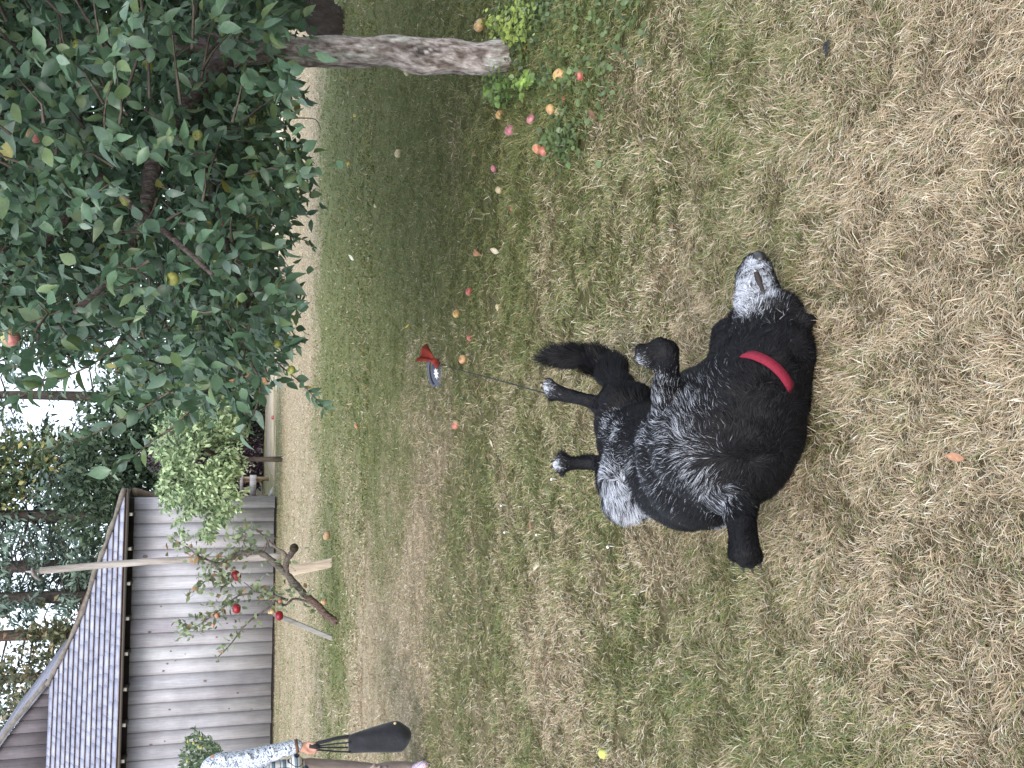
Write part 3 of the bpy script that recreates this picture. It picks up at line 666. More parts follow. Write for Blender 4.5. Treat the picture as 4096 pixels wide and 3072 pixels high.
CF(395, 41, 16, 2.7, 'ragged dark conifer left of the open pine above the shingles', seed=15, gap=.52, dens=.7)
CF(150, 46, 19, 2.4, 'slim conifer furthest left with a pale bare lower trunk', seed=21, gap=.6, z0=.4, dens=.7, trunkc=(.40,.36,.34))
CF(-150, 44, 17, 2.8, 'dark conifer beyond the left end of the barn roof', seed=22, gap=.3, dens=.7)
for U, Y, H, R, sd_, lb in [(1750, 40, 15, 3.2, 31, 'dark conifer behind the middle of the apple crown'), (2050, 44, 15, 3.2, 32, 'tall conifer seen in slits through the apple crown'), (2400, 42, 14, 3.4, 33, 'conifer behind the apple crown left of its trunk'), (2760, 45, 14, 3.4, 34, 'conifer hidden behind the grey apple trunk'), (3150, 43, 14, 3.4, 35, 'conifer at the right edge beyond the leaning tree')]:
    CF(U, Y, H, R, lb, seed=sd_, gap=.3, dens=.7)
G2 = 'broadleaf trees and scrub edging the lawn'
bushy('broadleaf_tree', 'green broadleaf tree with yellowing leaves at its top beside the sky gap', 'tree', XU(1165, 41), 41, 8.2, (1.9, 1.8, 3.8), 9000, (.10,.14,.075), .24, G2, seed=4, flecks=((.36,.32,.13), .22), hole=.49)
bushy('broadleaf_tree', 'scrubby tree with orange and brown leaves above the left shingles', 'tree', XU(430, 38), 38, 6.4, (2.6, 1.5, 2.6), 6500, (.10,.11,.06), .22, G2, seed=8, flecks=((.28,.23,.13), .22), hole=.50)
bushy('broadleaf_tree', 'twiggy half-bare thicket tree above the gable boards', 'tree', XU(140, 36), 36, 6.6, (2.6, 1.4, 2.4), 7500, (.085,.10,.055), .18, G2, seed=19, flecks=((.27,.23,.17), .4), hole=.50, stems=16, tc=(.30,.27,.25))
bushy('broadleaf_tree', 'dense green tree low behind the right end of the barn', 'tree', XU(1130, 37), 37, 3.9, (2.6, 1.5, 3.3), 9000, (.055,.085,.05), .22, G2, seed=23, hole=.33)
bushy('broadleaf_tree', 'dense green tree filling the space behind the pale shrub', 'tree', XU(1380, 38), 38, 3.6, (2.4, 1.5, 3.0), 8000, (.06,.10,.055), .22, G2, seed=24, hole=.33)
bushy('purple_shrub', 'dark purple-leaved shrub beyond the drive right of the log rail fence', 'shrub', XU(1250, 33.5), 33.5, 1.5, (1.35, 1.2, 2.2), 9000, (.060,.035,.052), .13, None, seed=25, hole=.30, z0=.0)
bushy('dark_shrub', 'near-black evergreen shrub between purple shrub and brown stump', 'shrub', XU(1400, 33), 33, 1.2, (.9, 1.0, 1.5), 5000, (.03,.045,.03), .13, None, seed=26, hole=.30, z0=.0)
k = 0
for U, Y, rz, lb in [(1600, 34, 2.0, 'round hedge shrub behind the hanging apple shoots'), (1780, 33.5, 2.2, 'hedge shrub seen just left of the red hanging apple'), (1960, 34, 2.0, 'hedge shrub behind the lowest apple leaves'), (2150, 33, 2.3, 'hedge shrub in the centre of the far border'), (2350, 34, 2.1, 'hedge shrub far behind the pair of green apples'), (2550, 33, 2.2, 'hedge shrub left of the apple trunk at the far border'), (2760, 34, 2.2, 'hedge shrub directly behind the apple trunk'), (2980, 33, 2.2, 'hedge shrub behind the leaning tree'), (3200, 34, 2.2, 'hedge shrub at the far right corner')]:
    bushy('hedge_shrub', lb, 'shrub', XU(U, Y), Y, rz*.62, (1.5, 1.2, rz), 4200, (.05+.02*(k % 3), .085+.015*(k % 2), .045), .17, 'shrubs along the far edge of the lawn', seed=40+k, hole=.3, z0=0.0, stems=3); k += 1

# pale green leafy shrub in front of the barn
shr_poly = [(600,1690),(640,1640),(900,1600),(985,1720),(985,1830),(960,1900),(990,1925),(1010,1950),(975,1975),(960,2010),(975,2050),(930,2045),(905,2080),(900,2110),(870,2090),(860,2150),(832,2175),(800,2150),(750,2130),(735,2150),(705,2120),(672,2060),(640,2040),(645,1990),(625,1960),(645,1900),(650,1850),(600,1800)]
def inshr(a, b): return inpoly(a, b, shr_poly)
bushy('young_tree', 'bright yellow-green leafy young tree in front of the barn end', 'tree', XU(1235, 22.6), 22.6, 1.85, (2.1, 1.05, 1.4), 17000, (.34,.42,.24), .11, None, seed=51, hole=.40, z0=.55, flecks=((.13,.20,.09), .30), cut=inshr, up=-.3, fr=2.4)
# dark leafy olive-green bush with small fruit beside the person
def fruit_bush():
    Y = 11.5; X = XU(-20, Y); poly = [(690,2865),(720,2858),(760,2885),(790,2905),(800,2935),(845,2950),(880,2985),(905,3020),(930,3100),(930,3500),(640,3500),(690,3100),(715,3000),(730,2960),(745,2925),(720,2885)]
    r = bushy('fruit_bush', 'small dense tree with narrow grey-green leaves and tiny green fruit behind the person', 'bush', X, Y, 1.05, (.85, .7, .62), 9000, (.12,.165,.095), .055, None, seed=61, hole=.28, z0=.3, cut=lambda a, b: inpoly(a, b, poly), fr=4, up=.5, stems=0)
    for x, y in [(803,2953),(795,2986),(806,2990),(775,2972),(750,3045),(752,2965)]:
        o = link('fruit', apple_proto()[0], None); o.location = at(3072-y, x, Y-.66); o.scale = (.036,)*3; place_child(o, r)
fruit_bush()

# brown stump beyond the lawn, seen under the crown
sb = gnd(1553, 1066); st = MB()
P = [at(1553, 1070, sb.y), at(1550, 1035, sb.y), at(1556, 1000, sb.y), at(1560, 940, sb.y), at(1556, 900, sb.y)]
st.tube(catmull(P, 4), np.interp(np.arange(17)/16, [0, .1, .5, 1], [.36, .29, .24, .22]), 14, (.30,.155,.075), wob=.12)
o = st.build('tree_stump', mat('rusty_bark', (1,1,1), .95, True, [(5, (.5,.5,.5), (1.3,1.3,1.3), (1,1,.4))], (12, .8, .05, (1,1,.4))), None, True)
tag(o, 'rusty brown broken tree stump at the far edge under hanging apple leaves', 'stump')

# ------------------------------------------------------------------ pole, small crooked tree, props, fence
WG = mat('old_wood', (1, 1, 1), .9, True, [(6, (.6,.58,.56), (1.2,1.2,1.2), (1, 1, .12)), (30, (.75,.75,.75), (1.1,1.1,1.1), (1, 1, .1))], (40, .6, .01, (1, 1, .1)), spec=.1)
PY = 21.0
root = thing('wooden_pole', 'tall leaning weathered pole with a curved bracket on top, in front of the barn', 'pole', tuple(at(3072-2225, 1123, PY)))
pb = MB(); pp = [at(3072-2225, 1124, PY), at(3072-2236, 950, PY), at(3072-2241, 697, PY), at(3072-2261, 410, PY), at(3072-2279, 215, PY), at(3072-2283, 160, PY)]
pb.tube(catmull(pp, 5), np.linspace(.072, .068, 26), 9, (.36,.33,.31), wob=.10); place_child(pb.build('post', WG, None, False), root)
cb = MB(); cb.tube(catmull([at(3072-2272, 128, PY-.08), at(3072-2292, 133, PY-.08), at(3072-2308, 145, PY-.08), at(3072-2322, 165, PY-.08)], 5), np.interp(np.arange(16)/15, [0, .4, 1], [.05, .085, .03]), 8, (.22,.20,.20), squash=.45)
cb.tube([at(3072-2287, 165, PY), at(3072-2287, 128, PY), at(3072-2286, 103, PY)], [.035, .03, .012], 7, (.40,.38,.36)); place_child(cb.build('bracket', WG), root)

def crooked_tree():
    B = gnd(3072-2488, 1350); Y0 = B.y
    root = thing('crooked_apple_tree', 'small old crooked apple tree with mossy leaning trunk and red apples before the barn', 'tree', tuple(B))
    tr = MB()
    def br(px, d0, d1, dy0=0, dy1=0, c=(.17,.15,.14), n=8, k=5, wob=.3):
        m_ = len(px); p = catmull([at(3072-b, a, Y0+dy0+(dy1-dy0)*i/(m_-1)) for i, (a, b) in enumerate(px)], k)
        tr.tube(p, np.linspace(d0, d1, len(p))/F*Y0/2, n, c, wob=wob); return p
    T = [(1352,2492),(1347,2488),(1306,2461),(1270,2420),(1220,2380),(1179,2334),(1134,2285),(1089,2244),(1048,2212),(994,2210),(953,2215),(917,2239),(872,2258),(849,2248)]
    p = catmull([at(3072-b, a, Y0) for a, b in T], 6); f_ = np.linspace(0, 1, len(p))
    dd = np.interp(f_, [0, .15, .35, .5, .62, .8, 1], [32, 29, 27, 26, 20, 20, 14]); cc = np.where(((f_ < .32))[:, None], np.array([[.15,.11,.095]]), np.array([[.16,.15,.135]]))
    tr.tube(p, dd/F*Y0/2*(1+.18*(rng.random(len(p))-.5)), 10, cc, wob=.35)
    br([(1148,2303),(1143,2265),(1150,2235),(1161,2221),(1178,2196)], 26, 22)
    tr.ell(at(3072-2193, 1176, Y0), (.055, .05, .05), None, (.06,.055,.04), 12, 8)
    br([(1152,2228),(1130,2205),(1107,2194),(1075,2163),(1085,2172)], 12, 7); br([(1075,2190),(1068,2165),(1040,2130),(1010,2106)], 8, 4); br([(1048,2212),(1062,2185),(1068,2168)], 10, 6)
    br([(1107,2194),(1090,2160),(1110,2150)], 6, 3)
    b1 = br([(849,2248),(820,2235),(790,2221),(750,2190),(714,2172),(685,2150)], 9, 3)
    b2 = br([(849,2248),(840,2285),(832,2315),(800,2340),(770,2370)], 8, 3); b3 = br([(870,2262),(885,2300),(905,2335),(880,2355)], 9, 3, 0, -.1)
    b4 = br([(1152,2400),(1098,2384),(1053,2373),(1017,2366)], 11, 6); br([(1017,2366),(990,2340),(975,2330)], 5, 3); 
    b5 = br([(1098,2402),(1075,2430),(989,2493),(917,2583),(872,2628)], 9, 4, -.1, -.2); b6 = br([(1010,2375),(953,2384),(881,2438),(790,2502),(723,2520)], 8, 3, 0, .1)
    b7 = br([(1270,2420),(1180,2395),(1140,2420),(1098,2402)], 10, 8)
    b8 = br([(994,2210),(975,2170),(985,2135),(950,2125)], 7, 3)
    for q in range(26):                              # spurs and lichen lumps
        s_ = p[rng.integers(int(len(p)*.45), len(p))]; e = s_+rdir(1)[0]*np.array([1, .6, 1])*.05; tr.tube([s_, (s_+e)/2, e], [.018, .014, .008], 5, (.24,.24,.21), wob=.5)
    place_child(tr.build('trunk', BARK), root)
    pos = []; dr = []; sz = []
    def lf(b, n, spread, a0=.2, s0=.055, s1=.03):
        for q in range(n):
            t = a0+(1-a0)*rng.random(); i = int(t*(len(b)-1)); pos.append(b[i]+rng.normal(size=3)*spread); dr.append(rdir(1)[0]+np.array([0, 0, .2])); sz.append(s0+s1*rng.random())
    lf(b1, 90, .045); lf(b2, 60, .05); lf(b3, 80, .08); lf(b4, 90, .07); lf(b6, 170, .07, .3); lf(b5, 30, .05, .5); lf(b8, 90, .10, .3, .06); lf(p[-18:], 90, .09, 0); lf(p[24:44], 26, .10, 0); lf(b7, 26, .07, 0)
    n = len(pos); pos = np.array(pos); sz = np.array(sz); col = np.array([.21,.26,.15])*(.7+.6*rng.random(n))[:, None]
    br_ = rng.random(n) < .1; col[br_] = [.30,.19,.10]
    v, f1, c1 = scatter_leaves(pos, np.array(dr), rng.normal(size=(n, 3))*.7+np.array([0, -.2, .6]), sz, col, LP[0])
    place_child(link('leaves', mesh_np('leaves', v, f1, c1, True), LEAF), root)
    pr = apple_proto()
    for x, y, r, k in [(944,2303,21,4),(946,2435,19,4),(1116,2463,19,4),(1088,2446,11,3),(868,2464,9,3),(853,2498,8,3),(1078,2448,8,3),(1120,2402,9,3)]:
        o = link('apple', pr[k] if k != 4 else APR, None); o.location = at(3072-y, x, Y0-.05); s_ = 2*r/F*Y0; o.scale = (s_,)*3; o.rotation_euler = (rng.normal()*.3, rng.normal()*.3, rng.random()*6); place_child(o, root)
    return Y0
APR = apple_mesh('apple', (.30,.012,.03), (.22,.008,.022), .5, 5)
SY = crooked_tree()
def plank(name, a, b, wpx, label, cat, c, thick=.03, Y=None, Yt=None):
    B = gnd(3072-a[1], a[0]); Yb = B.y; Yt = Yt or Yb
    p = at(3072-a[1], a[0]+6, Yb); q = at(3072-b[1], b[0], Yt); d = (q-p).normalized(); s = Vector((1, 0, 0)); s = (s-d*s.dot(d)).normalized(); n = d.cross(s); w_ = wpx/F*Yb/2; t_ = thick/2
    m_ = bmesh.new(); vs = []
    for e, k in ((p, 0), (q, 1)):
        vs += [m_.verts.new(e+s*w_+n*t_), m_.verts.new(e-s*w_+n*t_), m_.verts.new(e-s*w_-n*t_), m_.verts.new(e+s*w_-n*t_)]
    m_.faces.new(vs[:4][::-1]); m_.faces.new(vs[4:])
    for i in range(4): m_.faces.new([vs[i], vs[(i+1) % 4], vs[4+(i+1) % 4], vs[4+i]])
    bmesh.ops.bevel(m_, geom=m_.edges[:], offset=.004, segments=1, affect='EDGES'); bmesh.ops.recalc_face_normals(m_, faces=m_.faces[:])
    me = bpy.data.meshes.new(name); m_.to_mesh(me); a_ = me.color_attributes.new('Col', 'FLOAT_COLOR', 'POINT')
    for i in range(len(me.vertices)): a_.data[i].color = (*c, 1)
    return tag(link(name, me, WG), label, cat)
plank('wooden_board', (1324,2250), (1154,2287), 36, 'pale bare wooden board set upright in the grass behind the crooked tree', 'board', (.80,.66,.54), .035)
plank('prop_stake', (1329,2556), (1095,2455), 17, 'grey slanting wooden stake propping the crooked tree with a red apple at its tip', 'stake', (.30,.29,.28), .04)

# rail fence beside the barn corner
def fence():
    Y = 28.0; root = thing('rail_fence', 'short rough log fence with a broad pale rail beside the barn corner', 'fence', tuple(gnd(1130, 1070)))
    def T(name, pts, r, c): m_ = MB(); m_.tube([at(3072-b, a, Y) for a, b in pts], r, 8, c, wob=.15); place_child(m_.build(name, WG, None, True), root)
    T('post', [(1075,1916),(1020,1914),(962,1914)], .055, (.42,.32,.21)); T('post', [(1072,1986),(1010,1988),(960,1990)], .05, (.36,.28,.2))
    T('brace', [(1046,1924),(970,1926)], .04, (.40,.26,.16)); T('log', [(968,1955),(984,1962)], .04, (.40,.30,.26))
    m_ = MB(); p = at(3072-1900, 1013, Y-.1); q = at(3072-1992, 1007, Y-.1); m_.box((min(p.x, q.x), Y-.12, p.z-.085), (max(p.x, q.x), Y-.08, p.z+.09), (.56,.52,.52)); place_child(m_.build('rail', WG), root)
    m_ = MB(); p = at(3072-1900, 966, Y-.1); m_.box((XU(1083, Y), Y-.12, p.z-.05), (p.x, Y-.08, p.z+.04), (.50,.44,.42)); place_child(m_.build('rail', WG), root)
fence()
bx = MB(); b0 = gnd(3072-2004, 1091); w_ = .125
b0 = Vector((b0.x, b0.y-.15, 0)); pr = [(-.16,0,0),(.13,0,0),(.13,.16,0),(-.16,.16,0),(-.12,.02,.25),(.05,.02,.27),(.05,.14,.27),(-.12,.14,.25)]
bx.hexa([(b0.x-.02+a, b0.y+b-.1, c) for a, b, c in pr], (.60,.60,.58)); bx.hexa([(b0.x+.12, b0.y-.1, 0), (b0.x+.42, b0.y-.08, 0), (b0.x+.42, b0.y+.05, 0), (b0.x+.12, b0.y+.06, 0), (b0.x+.10, b0.y-.08, .15), (b0.x+.3, b0.y-.06, .07), (b0.x+.3, b0.y+.03, .07), (b0.x+.10, b0.y+.04, .15)], (.45,.46,.42))
tag(bx.build('stone_block', mat('pale_stone', (1,1,1), .9, True, [(14, (.6,.6,.6), (1.2,1.2,1.2), (1,1,1))], (30, .6, .02, (1,1,1)))), 'pale stone block resting against the foot of the barn corner', 'stone')
# ------------------------------------------------------------------ windfalls, leaves, leash
G = 'windfall apples scattered in the lawn'
APT = [apple_mesh('apple', tuple(.85*v+.03 for v in a[0]), tuple(.80*v+.05 for v in a[1]), a[2], seed=30+i) for i, a in enumerate([((.62,.42,.20),(.60,.20,.12),.5), ((.66,.46,.16),(.60,.34,.16),.35), ((.60,.22,.16),(.50,.06,.07),.6), ((.55,.26,.28),(.50,.15,.24),.5), ((.60,.55,.34),(.55,.46,.30),.4), ((.55,.68,.12),(.50,.60,.10),.5), ((.62,.60,.36),(.48,.05,.05),.5)])]
def windfall(x, y, r, k, label, sink=.75):
    s0 = gnd(3072-y, x, .025); R = r/F*s0.y*1.02; p = gnd(3072-y, x, R*(sink-.3*rng.random())); o = link('apple', APT[k], None); tag(o, label, 'apple', G)
    o.location = p; o.scale = (2*R, 2*R, 1.85*R); o.rotation_euler = (rng.normal()*.7, rng.normal()*.7, rng.random()*6); return o
for a in [(1918,101,27,0,'orange windfall apple in the grass just beyond the apple trunk, nearest the top right'),
 (2242,303,33,1,'large wrinkled yellow windfall apple lying nearest the foot of the trunk'),
 (2322,301,24,2,'red windfall apple beside the big wrinkled yellow one'),
 (2206,440,27,1,'split orange-yellow windfall apple among dark clover leaves'),
 (2232,450,16,4,'small brownish rotting apple touching the split orange-yellow one'),
 (2258,400,15,2,'small bright pinkish red apple half buried beside the split orange one'),
 (2268,480,14,0,'small salmon windfall half hidden by clover left of the split apple'),
 (2126,476,23,3,'mauve pink windfall alone between trunk plants and the clover patch'),
 (2041,520,25,3,'pinkish mauve shrivelled windfall lying farther behind the alone mauve one'),
 (2150,596,24,0,'orange pink windfall, farther of the touching pair left of the clover'),
 (2176,606,22,2,'rosy red windfall, nearer of the touching pair left of the clover'),
 (2001,458,21,1,'yellow half-eaten apple near the dark leafy plant at the trunk foot'),
 (1976,675,16,3,'faint brownish mauve windfall sunk in green grass mid lawn'),
 (2000,760,20,4,'pale beige windfall alone in the green grass right of the dog'),
 (2051,835,13,2,'tiny red windfall in front of the pale beige one'),
 (1593,614,17,4,'pale greenish white windfall in the shaded turf'),
 (1627,291,14,4,'small cream windfall in the shade left of the trunk'),
 (1878,1167,17,2,'coral red windfall behind the pale yellow one beyond the dog'),
 (1826,1255,17,1,'pale yellow windfall left of the coral red one'),
 (1995,1231,18,4,'greyish pale windfall nearest the tail side of the coral one'),
 (1880,1352,14,2,'small red windfall right of the orange-red one by the leash handle'),
 (1851,1437,19,0,'orange-red and yellow windfall right beside the leash handle'),
 (1824,1699,20,6,'half red half cream windfall left of the leash handle'),
 (1426,1704,10,0,'tiny orange windfall far out behind the leash handle'),
 (1093,1670,9,2,'tiny red speck-like windfall at the far drive edge'),
 (1307,2143,17,0,'salmon windfall on the far lawn right of the crooked tree'),
 (1296,2408,12,0,'small salmon windfall under the crooked tree near its prop stake'),
 (2419,3013,29,5,'bright yellow-green apple with a dark dent near the person side of the lawn')]:
    windfall(*a)

FL = [leaf_proto(5, .5, .35, .9), leaf_proto(5, .42, .6, -.4)]
LM = mat('fallen_leaf', (1, 1, 1), .7, True, [(60, (.7,.7,.7), (1.2,1.2,1.2), (1, 1, 1))], trans=.15)
def fallen(x, y, L, c, label, rot=None, k=0):
    V, f_ = FL[k]; p = gnd(3072-y, x, .018); a = rng.random()*6.28 if rot is None else rot
    tl = rng.normal()*.25; v = V*L; v[:, 2] = v[:, 2]*.6+.022; R = np.array(Matrix.Rotation(a, 3, 'Z') @ Matrix.Rotation(tl, 3, 'X')); v = v@R.T
    me = mesh_np('fallen_leaf', v, f_, np.array(c)*(.85+.3*rng.random((len(v), 1))), True); o = link('fallen_leaf', me, LM); o.location = (p.x, p.y, .004)
    md = o.modifiers.new('thickness', 'SOLIDIFY'); md.thickness = .0008
    return tag(o, label, 'leaf', 'fallen leaves on the lawn')
YL, BR, OR, PL = (.58,.43,.09), (.20,.11,.07), (.40,.21,.12), (.58,.51,.37)
for a in [(2095,205,.055,YL,'bright yellow curled leaf by the foot of the trunk'), (1900,1005,.075,OR,'tan folded leaf mid lawn straight beyond the dog nose'), (2000,1010,.07,PL,'large buff curled leaf in the green strip beyond the dog nose'),
 (3870,1835,.038,(.42,.22,.13),'orange-brown leaf near the bottom of the photo below the dog'), (2130,2130,.07,OR,'rusty curled leaf with a white tuft left of the dog'), (2140,2285,.06,PL,'straw coloured dry leaf left of the rusty curled one'), (3330,165,.055,(.04,.036,.04),'dark grey curled leaf lying alone in the driest turf'),
 (2695,905,.045,OR,'small rust leaf in the straw right of the dog nose'), (1961,1750,.05,PL,'pale tan leaf just beyond the dog hind paws'), (1435,885,.10,YL,'bright yellow leaf in the shaded turf'), (1390,655,.09,YL,'long ochre leaf in the shade under the far crown'), (1465,570,.08,OR,'orange leaf in the shade behind the trunk'),
 (1405,355,.07,OR,'brick coloured leaf in shade close left of the trunk'), (1415,460,.07,YL,'dull yellow leaf in shade left of the brick coloured one'), (1418,1040,.11,(.75,.75,.58),'cream split leaf on the dark green turf'), (1390,1285,.06,OR,'small orange leaf below the hanging green apples'),
 (1640,1300,.05,YL,'small gold leaf mid lawn behind the pale yellow apple'), (2180,2680,.05,BR,'dark brown leaf on the left lawn'), (1955,2750,.05,OR,'rust speck leaf near the black bag'), (2720,2040,.05,YL,'yellowed leaf scrap beside the dog flank'), (1310,2010,.06,BR,'dark leaf on the dry far lawn'), (2390,470,.05,BR,'brown leaf in front of the clover patch'), (1500,820,.06,PL,'pale leaf in the shaded turf near the bright yellow one'), (1345,870,.07,BR,'dark brown leaf at the far shade edge'), (1560,1015,.05,BR,'dark dry leaf near the pale windfall')]:
    fallen(*a, k=int(rng.integers(0, 2)))
WM = mat('petal', (.85,.83,.80), .7)
def clover(x, y, label):
    p = gnd(3072-y, x, .03); m_ = MB(); m_.tube([(0, 0, 0), (.003, 0, .03)], .001, 5)
    for q in range(26):
        d = rdir(1)[0]; d[2] = abs(d[2])*1.2-.2; m_.ell(np.array([0, 0, .034])+d*.0038, (.0016, .0016, .0026), None, None, 5, 4)
    o = m_.build('clover_flower', WM, None, True); o.location = (p.x, p.y, 0); tag(o, label, 'flower', 'white clover flowers in the lawn')
for a in [(2210,1918,'white clover flower just left of the dog hind paw'), (2008,2022,'white clover flower, right one of the pair far left of the hind paws'), (2022,2130,'white clover flower, left one of the pair far left of the hind paws'), (2150,2140,'white clover flower beside the rusty curled leaf'), (2436,2188,'white clover flower nearest the dog belly side')]: clover(*a)

# low leafy ground cover round the trunk
def cover(name, label, spots, c, L, h, seed=0):
    P_ = []; D = []; S = []; K = []
    for x, y, sx, sy, n in spots:
        for q in range(n):
            a, b = x+rng.normal()*sx, y+rng.normal()*sy; z_ = rng.random()**.7*h; p = gnd(3072-b, a, z_); P_.append(p); D.append(rdir(1)[0]*np.array([1, 1, .3])); S.append(L*(.6+.7*rng.random())); K.append(np.array(c)*(.6+.8*rng.random()))
    n = len(P_); v, f_, cc = scatter_leaves(np.array(P_), np.array(D), rng.normal(size=(n, 3))*.35+np.array([0, -.3, 1]), np.array(S), np.array(K), leaf_proto(3, .95, .12, .15))
    if name == 'leafy_plant':
        r_ = bpy.data.objects.new(name, None); C.objects.link(r_); r_.location = tuple(P_[0]); place_child(link('leaves', mesh_np('leaves', v, f_, cc, True), LEAF), r_)
        st = MB()
        for p in P_[::2]:
            p = Vector(p); b0 = Vector((p.x+rng.normal()*.015, p.y+rng.normal()*.015, -.003)); st.tube([b0, b0.lerp(p, .5)+Vector((rng.normal()*.004, 0, 0)), p], .0012, 4, (.12,.15,.06), cap=False)
        place_child(st.build('stems', BARK2), r_); return r_
    return link(name, mesh_np(name, v, f_, cc, True), LEAF)
o = cover('ground_cover', '', [(2060,60,50,60,420), (2230,560,35,50,330), (2160,30,60,60,300), (2180,300,70,70,200), (2330,350,90,120,160), (2060,160,25,60,160), (2400,60,100,80,160)], (.11,.16,.06), .022, .045)
tag(o, 'low dark clover and weed leaves creeping round the apple trunk', 'ground cover'); kind(o, 'stuff')
o = cover('leafy_plant', '', [(1990,355,28,28,260)], (.11,.18,.05), .028, .13); tag(o, 'bushy dark green weed hugging the left foot of the apple trunk', 'plant')
o = cover('leafy_plant', '', [(2075,335,22,14,60), (2110,315,12,12,30)], (.26,.38,.10), .032, .09); tag(o, 'bright lime green sprig of broad leaves in front of the trunk foot', 'plant')
o = cover('leafy_plant', '', [(2020,125,34,24,190), (1975,90,25,18,110), (2075,70,30,36,160)], (.30,.38,.10), .024, .09); tag(o, 'yellow-green leafy weed to the right of the trunk foot', 'plant')

# retractable leash: dark case with white flower print, rust cloth tied on, thin cord
def leash():
    cpx = (1748, 1500); Bp = gnd(3072-1500, 1762); Y = Bp.y
    root = thing('retractable_leash', 'dark retractable leash case with white flower print and thin cord, left on the lawn', 'leash', tuple(Bp))
    D = mat('dark_plastic', (.035,.042,.07), .35, spec=.5); W = mat('white_print', (.75,.76,.78), .5); c = at(3072-1493, 1752, Y)
    rot = Matrix.Rotation(math.radians(58), 3, 'X') @ Matrix.Rotation(math.radians(0), 3, 'Y'); e = MB()
    dl = at(3072-1526, 1765, Y)-at(3072-1458, 1745, Y); yaw = math.radians(8)
    rot = Matrix.Rotation(math.radians(-9), 3, 'Y') @ Matrix.Rotation(math.radians(42), 3, 'X')
    e.ell(c, (.083, .052, .020), rot, None, 28, 14); ca = e.build('case', D, None, True); place_child(ca, root)
    g = MB(); c2 = at(3072-1490, 1733, Y+.03); th = np.linspace(0, 2*np.pi, 25); g.tube([Vector(c2)+rot@Vector((.080*math.cos(t), .034*math.sin(t), .0)) for t in th], .013, 10, cap=False, squash=.8); place_child(g.build('grip', D, None, True), root)
    f_ = MB(); nrm = rot@Vector((0, 0, 1)); 
    vs = []; 
    for t in np.linspace(0, 2*np.pi, 49)[:-1]:
        r = .013*(1+.42*math.cos(8*t)); q = Vector((r*2.1*math.cos(t), r*math.sin(t), 0)); zz = .020*math.sqrt(max(0, 1-(q.x/.083)**2-(q.y/.052)**2)); vs.append(Vector(c)+rot@Vector((q.x, q.y, zz+.0012)))
    vs.append(Vector(c)+rot@Vector((0, 0, .0215))); f_.add([tuple(v) for v in vs], [(i, (i+1) % 48, 48) for i in range(48)]); place_child(f_.build('flower_print', W), root)
    co = MB(); p0 = at(3072-1458, 1763, Y-.03); pts = [p0, gnd(3072-1478, 1830, .02), gnd(3072-1510, 1950, .03), gnd(3072-1540, 2060, .05), at(3072-1570, 2168, 3.05), at(3072-1600, 2280, 2.85), at(3072-1620, 2440, 2.72)]
    co.tube(catmull(pts, 8), .0028, 6, cap=True); place_child(co.build('cord', mat('black_cord', (.02,.02,.022), .7), None, True), root)
    # cloth
    cl = MB(); A_ = gnd(3072-1400, 1725)
    def q(x, y, dz=0): return at(3072-y, x, Y+dz)
    R1 = [q(1737,1443), q(1722,1452,.03), q(1731,1437,-.02)]
    grid = []; nu, nv = 14, 12
    for i in range(nu):
        u = i/(nu-1); s_ = .35+u*.65
        x0 = 1735-u*(1735-1683); y0 = 1440-u*(1440-1412)
        for j in range(nv):
            t = j/(nv-1)-.5; w_ = (16+u*78)
            x = x0+t*w_*.55-(8*math.sin(t*6)*u); y = y0-t*w_*.75+u*6*math.cos(t*9); dz = .03*math.sin(t*9+u*3)*u
            grid.append(q(x-.0, y, dz+.01))
    Fq = [(i*nv+j, i*nv+j+1, (i+1)*nv+j+1, (i+1)*nv+j) for i in range(nu-1) for j in range(nv-1)]
    ct = thing('red_cloth', 'rust red cloth knotted round the leash case', 'cloth', tuple(gnd(3072-1410, 1735)))
    RM = mat('rust_cloth', (.22,.035,.025), .85, False, [(30, (.7,.7,.7), (1.2,1.1,1.1), (1,1,1))])
    m_ = MB(); m_.add([tuple(v) for v in grid], Fq); o = m_.build('flap', RM, None, True); md = o.modifiers.new('t', 'SOLIDIFY'); md.thickness = .004; place_child(o, ct)
    k = MB(); k.ell(q(1742, 1448), (.022, .018, .028), None, None, 12, 8); k.ell(q(1749, 1454), (.017, .018, .022), None, None, 12, 8); place_child(k.build('knot', RM, None, True), ct)
    m_ = MB(); m_.add([tuple(q(*a)) for a in [(1738,1452,-.04), (1750,1446,-.05), (1762,1452,-.04), (1754,1466,-.06), (1744,1478,-.06), (1738,1464,-.05)]], [(0, 1, 2, 3), (0, 3, 4, 5)]); o = m_.build('tail', RM); md = o.modifiers.new('t', 'SOLIDIFY'); md.thickness = .004; place_child(o, ct)
leash()

